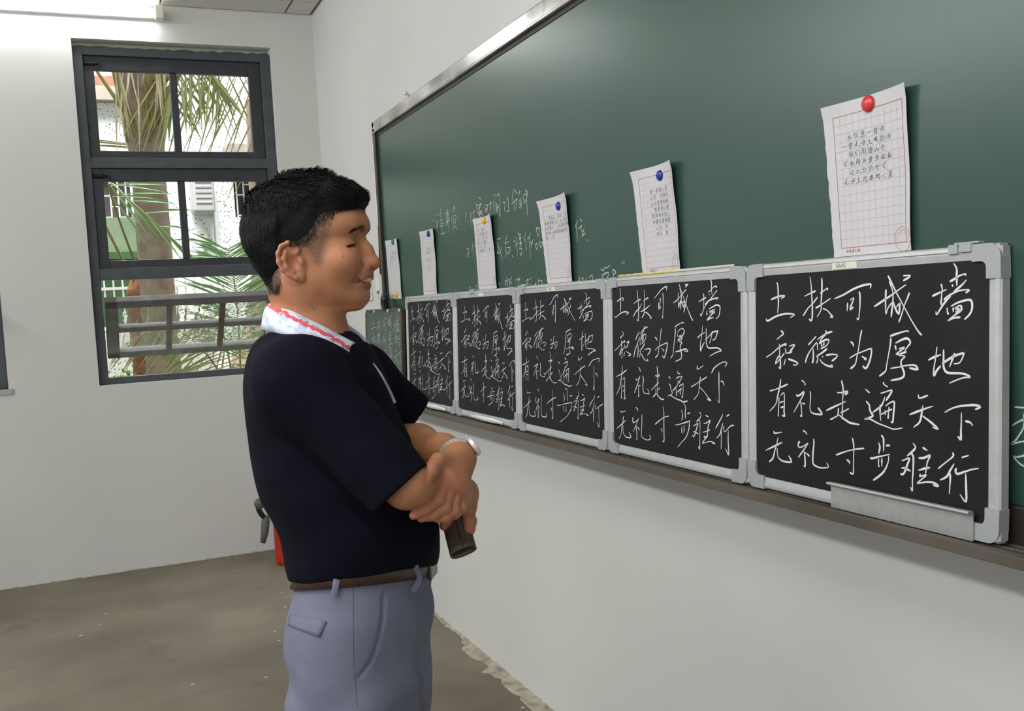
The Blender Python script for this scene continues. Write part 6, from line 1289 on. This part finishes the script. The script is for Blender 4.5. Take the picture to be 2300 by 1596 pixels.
# trousers ---------------------------------------------------------
def hipped(prim):
    fn0, lo, hi = prim
    def fn(P):
        Q = P.copy(); w = sstep(0.84, 0.95, P[:, 2]).astype(f32); Q[:, 2] = P[:, 2] + 0.22 * np.clip(P[:, 1], -0.2, 0.2) * w; return fn0(Q)
    return fn, lo - np.array([0, 0, 0.05], f32), hi + np.array([0, 0, 0.05], f32)
pants = Sdf()
pants.u(hipped(loft(PANTS, 0.0, 0.004)))
for s in (-1, 1):
    pants.u(cone((0.006, 0.080 * s, 0.80), (0.012, 0.098 * s, 0.46), 0.094, 0.080), 0.035); pants.u(cone((0.012, 0.098 * s, 0.46), (-0.015, 0.11 * s, 0.075), 0.080, 0.073), 0.02)
def pant_folds(P, v):
    x, y, z = P[:, 0], P[:, 1], P[:, 2]; low = sstep(0.90, 0.80, z)
    f = 0.0075 * np.sin(52 * z + 34 * np.minimum(x, 0.0) - 16 * np.abs(y)) * sstep(0.02, -0.07, x) * sstep(0.90, 0.80, z)
    f = f + 0.0042 * np.sin(36 * z - 44 * x + 14 * y) * low + 0.0024 * np.sin(25 * x + 40 * y + 12 * z) * sstep(0.96, 0.86, z)
    return v + f
pants.i(pant_folds)
base_pants = Sdf(); base_pants.ops = list(pants.ops)
slit = [settle(base_pants, p) for p in spline([(0.1542,-0.3500,1.0529),(0.1517,-0.3500,1.0245),(0.1441,-0.3500,0.9935),(0.1319,-0.3500,0.9624),(0.1112,-0.3500,0.9361)], 3)]
for a, b_ in zip(slit, slit[1:]): pants.c(cone(a, b_, 0.0032, 0.0032), 0.003)
fly = [settle(base_pants, p) for p in [(0.2191,-0.3500,1.0575),(0.2184,-0.3500,1.0360),(0.2160,-0.3500,1.0083)]]
for a, b_ in zip(fly, fly[1:]): pants.c(cone(a, b_, 0.0018, 0.0018), 0.004)
cre = [settle(base_pants, p) for p in [(0.2003,-0.3500,0.9744),(0.1969,-0.3500,0.9496),(0.1970,-0.3500,0.9122),(0.1987,-0.3500,0.8897)]]
for a, b_ in zip(cre, cre[1:]): pants.c(cone(a, b_, 0.003, 0.003), 0.012)
pants.i(lambda P: 0.05 - P[:, 2])
pv, pf = polygonise(pants, np.arange(-0.145, 0.155, 0.0028), np.arange(-0.215, 0.216, 0.0028), np.concatenate([np.arange(0.04, 0.72, 0.012), np.arange(0.72, 1.055, 0.0024)]))
M['slate'] = mat('slate_blue_cotton', (0.180, 0.192, 0.265), 0.85, var=0.10, scale=30, bump=0.15, bscale=500, spec=0.2)
trousers, _ = np_mesh('trousers', pv, pf, M['slate'], man, 1)
M['slate_dark'] = mat('slate_stitching_and_shade', (0.13, 0.14, 0.20), 0.9)  # side seam thread, also the painted shade of the pocket slit
strip_on(pants, [(0.1116,-0.3500,1.0623),(0.1073,-0.3500,1.0000),(0.1052,-0.3500,0.9500),(0.1064,-0.3500,0.8933)], (0.0011, 0.0011), 0.0003, 0.0008, 5, 'side_seam', M['slate_dark'], trousers)
strip_on(pants, [(0.1542,-0.3500,1.0529),(0.1517,-0.3500,1.0245),(0.1441,-0.3500,0.9935),(0.1319,-0.3500,0.9624),(0.1112,-0.3500,0.9361)], (0.0016, 0.0016), 0.0002, 0.0008, 5, 'pocket_slit_shade', M['slate_dark'], trousers)  # dark strip painting the shade inside the pocket opening
fl_ = [settle(pants, p, 0.0008) for p in [(0.0181,-0.3500,1.0273),(0.0704,-0.3500,1.0160),(0.0580,-0.3500,0.9942),(0.0137,-0.3500,1.0116)]]
bm = BM(); g = {}
raw = [np.array(v) for v in [(0.0181,-0.3500,1.0273),(0.0704,-0.3500,1.0160),(0.0580,-0.3500,0.9942),(0.0137,-0.3500,1.0116)]]
for i in range(9):
    for j in range(5):
        u, v = i / 8, j / 4; p = (raw[0] * (1 - u) + raw[1] * u) * (1 - v) + (raw[3] * (1 - u) + raw[2] * u) * v
        g[i, j] = bm.verts.new(settle(pants, p, 0.0022 + 0.0012 * v))
for i in range(8):
    for j in range(4): bm.faces.new((g[i, j], g[i, j + 1], g[i + 1, j + 1], g[i + 1, j]))
bmesh.ops.recalc_face_normals(bm, faces=bm.faces)
pf_ = obj('pocket_flap', bm, M['slate'], trousers, smooth=True); md = pf_.modifiers.new('cloth', 'SOLIDIFY'); md.thickness = 0.0028; md.offset = -1
# belt and loops
M['leather'] = mat('brown_belt_leather', (0.055, 0.027, 0.019), 0.38, var=0.3, scale=20)
bT = dense(PANTS)
def waist(a, z, grow):
    xc, aa, bb = (np.interp(z, bT[0], bT[j]) for j in (1, 2, 3)); y = (bb + grow) * math.sin(a); return Vector((xc + (aa + grow) * math.cos(a), y, z - 0.22 * y))
def belt_z(a): return 0.9880 + 0.007 * math.cos(a)
bm = BM(); rings = []
for k in range(97):
    a = 2 * PI * k / 96; zc_ = belt_z(a); r4 = []
    for dz, gr in ((-0.018, 0.002), (-0.017, 0.0065), (0.017, 0.0065), (0.018, 0.002)): r4.append(bm.verts.new(waist(a, zc_ + dz, gr)))
    rings.append(r4)
for p, q in zip(rings, rings[1:]):
    for j in range(3): bm.faces.new((p[j], q[j], q[j + 1], p[j + 1]))
belt = obj('belt', bm, M['leather'], man, smooth=True)
bm = BM(); c = waist(0.0, belt_z(0), 0.006); box(bm, c.x - 0.004, -0.026, c.z - 0.019, c.x + 0.002, 0.026, c.z + 0.019); obj('buckle', bm, mat('dark_buckle', (0.12, 0.10, 0.09), 0.3, metal=0.8), belt, bevel=0.003)
for L_ in ([(0.0898,-0.3500,1.0769),(0.0829,-0.3500,1.0502)], [(0.2002,-0.3500,1.0916),(0.2046,-0.3500,1.0731),(0.1949,-0.3500,1.0561)]):
    tmp = Sdf(); tmp.u(hipped(loft(PANTS, 0.0075, 0.002, 0.94, 1.03))); strip_on(tmp, L_, (0.0105, 0.0095), 0.0016, 0.002, 6, 'belt_loop', M['slate'], trousers)
# shoes
M['shoe'] = mat('black_shoe', (0.02, 0.018, 0.017), 0.35)
for s in (-1, 1):
    sh = Sdf(); sh.u(cone((-0.045, 0.112 * s, 0.042), (0.06, 0.122 * s, 0.036), 0.042, 0.042)); sh.u(cone((0.06, 0.122 * s, 0.036), (0.165, 0.130 * s, 0.030), 0.044, 0.030), 0.02); sh.u(cone((-0.04, 0.112 * s, 0.05), (-0.03, 0.112 * s, 0.10), 0.042, 0.040), 0.02)
    sh.i(lambda P: 0.0 - P[:, 2])
    v_, f_ = polygonise(sh, np.arange(-0.11, 0.22, 0.006), np.arange(0.03, 0.21, 0.006) if s > 0 else np.arange(-0.21, -0.03, 0.006), np.arange(-0.006, 0.16, 0.006)); np_mesh('shoe', v_, f_, M['shoe'], man, 1)

# wristwatch on the left wrist ------------------------------------
wr = PT['l_wr']; ax = mid(PT['l_el'], wr, 1) - PT['l_el']; hd = (PT['lm0'] - wr); hd /= np.linalg.norm(hd); ax = ax / np.linalg.norm(ax); ax = ax * 0.75 + hd * 0.25; ax /= np.linalg.norm(ax)
wc = wr - ax * 0.006
upv = np.array([0.86, 0.24, 0.52]); upv -= ax * (upv @ ax); upv /= np.linalg.norm(upv); sv2 = np.cross(ax, upv)
R_ = lambda a, r, off=0.0: Vector(wc + upv * math.cos(a) * r + sv2 * math.sin(a) * r + ax * off)
bm = BM(); lathe(bm, [(0, 0), (0.0165, 0), (0.018, 0.002), (0.018, 0.007), (0.0165, 0.009), (0.0, 0.009)], R_(0, 0.0285), Vector(upv), 28)
tube(bm, [R_(0, 0.0325) + Vector(sv2) * 0.018, R_(0, 0.0325) + Vector(sv2) * 0.022], 0.003, 10)
M['steel'] = mat('watch_steel', (0.78, 0.77, 0.75), 0.38, metal=0.55)
watch = obj('wristwatch', bm, M['steel'], man, smooth=False, bevel=0.0006); watch['label'] = 'steel wristwatch with a pale dial'
bm = BM(); lathe(bm, [(0, 0), (0.0145, 0)], R_(0, 0.0377), Vector(upv), 28); obj('dial', bm, mat('cream_dial', (0.78, 0.74, 0.62), 0.2), watch)
nl = 22
for k in range(nl):
    a = 0.52 + (2 * PI - 1.04) * (k + 0.5) / nl; rr = 0.0305
    bm = BM(); m4 = Matrix((( *(np.array(R_(a, 1)) - wc), 0), (*ax, 0), (*np.cross(np.array(R_(a, 1)) - wc, ax), 0), (0, 0, 0, 1))).transposed(); m4.translation = R_(a, rr)
    hl2 = 0.5 * (2 * PI - 1.04) / nl * rr * 0.88
    box(bm, -0.0014, -0.0085, -hl2, 0.0014, 0.0085, hl2, m4); obj('bracelet_link', bm, M['steel'], watch, bevel=0.0006)

# leather case in the right hand (a thing of its own) ---------------
ca_, cb_ = PT['case_a'], PT['case_b']; caxis = (cb_ - ca_); clen = np.linalg.norm(caxis); caxis /= clen
cw_ = np.array([0.94, -0.05, 0.30]); cw_ -= caxis * (cw_ @ caxis); cw_ /= np.linalg.norm(cw_); ct_ = np.cross(caxis, cw_)
bm = BM(); n = 40; ringsO, ringsI = [], []
for t in np.linspace(-0.35, 1.0, 16):
    wv = 0.0225 + 0.0015 * t; tv = 0.0145
    def rng_(sh): return [bm.verts.new(ca_ + caxis * clen * t + cw_ * (wv - sh) * math.copysign(abs(math.cos(a)) ** 0.8, math.cos(a)) + ct_ * (tv - sh) * math.copysign(abs(math.sin(a)) ** 0.8, math.sin(a))) for a in np.linspace(0, 2 * PI, n, endpoint=False)]
    ringsO.append(rng_(0.0)); ringsI.append(rng_(0.0022))
for Rg in (ringsO, ringsI):
    for p, q in zip(Rg, Rg[1:]):
        for k in range(n): bm.faces.new((p[k], p[(k + 1) % n], q[(k + 1) % n], q[k]))
for k in range(n): bm.faces.new((ringsO[-1][k], ringsO[-1][(k + 1) % n], ringsI[-1][(k + 1) % n], ringsI[-1][k])); bm.faces.new((ringsO[0][k], ringsI[0][k], ringsI[0][(k + 1) % n], ringsO[0][(k + 1) % n]))
bmesh.ops.recalc_face_normals(bm, faces=bm.faces)
M['case'] = mat('brown_case_leather', (0.085, 0.062, 0.045), 0.42, var=0.25, scale=50, bump=0.15, bscale=300)
case = obj('leather_case', bm, M['case'], smooth=True)
PM = Matrix.Translation(man.location) @ Matrix.Rotation(-0.54310, 4, 'Z'); case.matrix_world = PM
tag(case, 'dark brown leather tube case held in the man\'s right hand', 'case')
bm = BM(); tube(bm, [ca_ + caxis * clen * t + cw_ * 0.006 - ct_ * (0.0146 if ct_ @ (SIDE - ca_) < 0 else -0.0146) for t in np.linspace(-0.2, 0.97, 10)], 0.0011, 6); obj('spine_seam', bm, M['leather'], case, smooth=True)
bm = BM()
for k in (0, 1): tube(bm, [ca_ + caxis * clen * (0.40 + 0.03 * k) + cw_ * x_ - ct_ * (0.0150 if ct_ @ (SIDE - ca_) < 0 else -0.0150) for x_ in (-0.002, 0.008)], 0.0006, 5)
obj('gold_mark', bm, mat('gold_foil', (0.7, 0.58, 0.3), 0.3, metal=0.8), case)
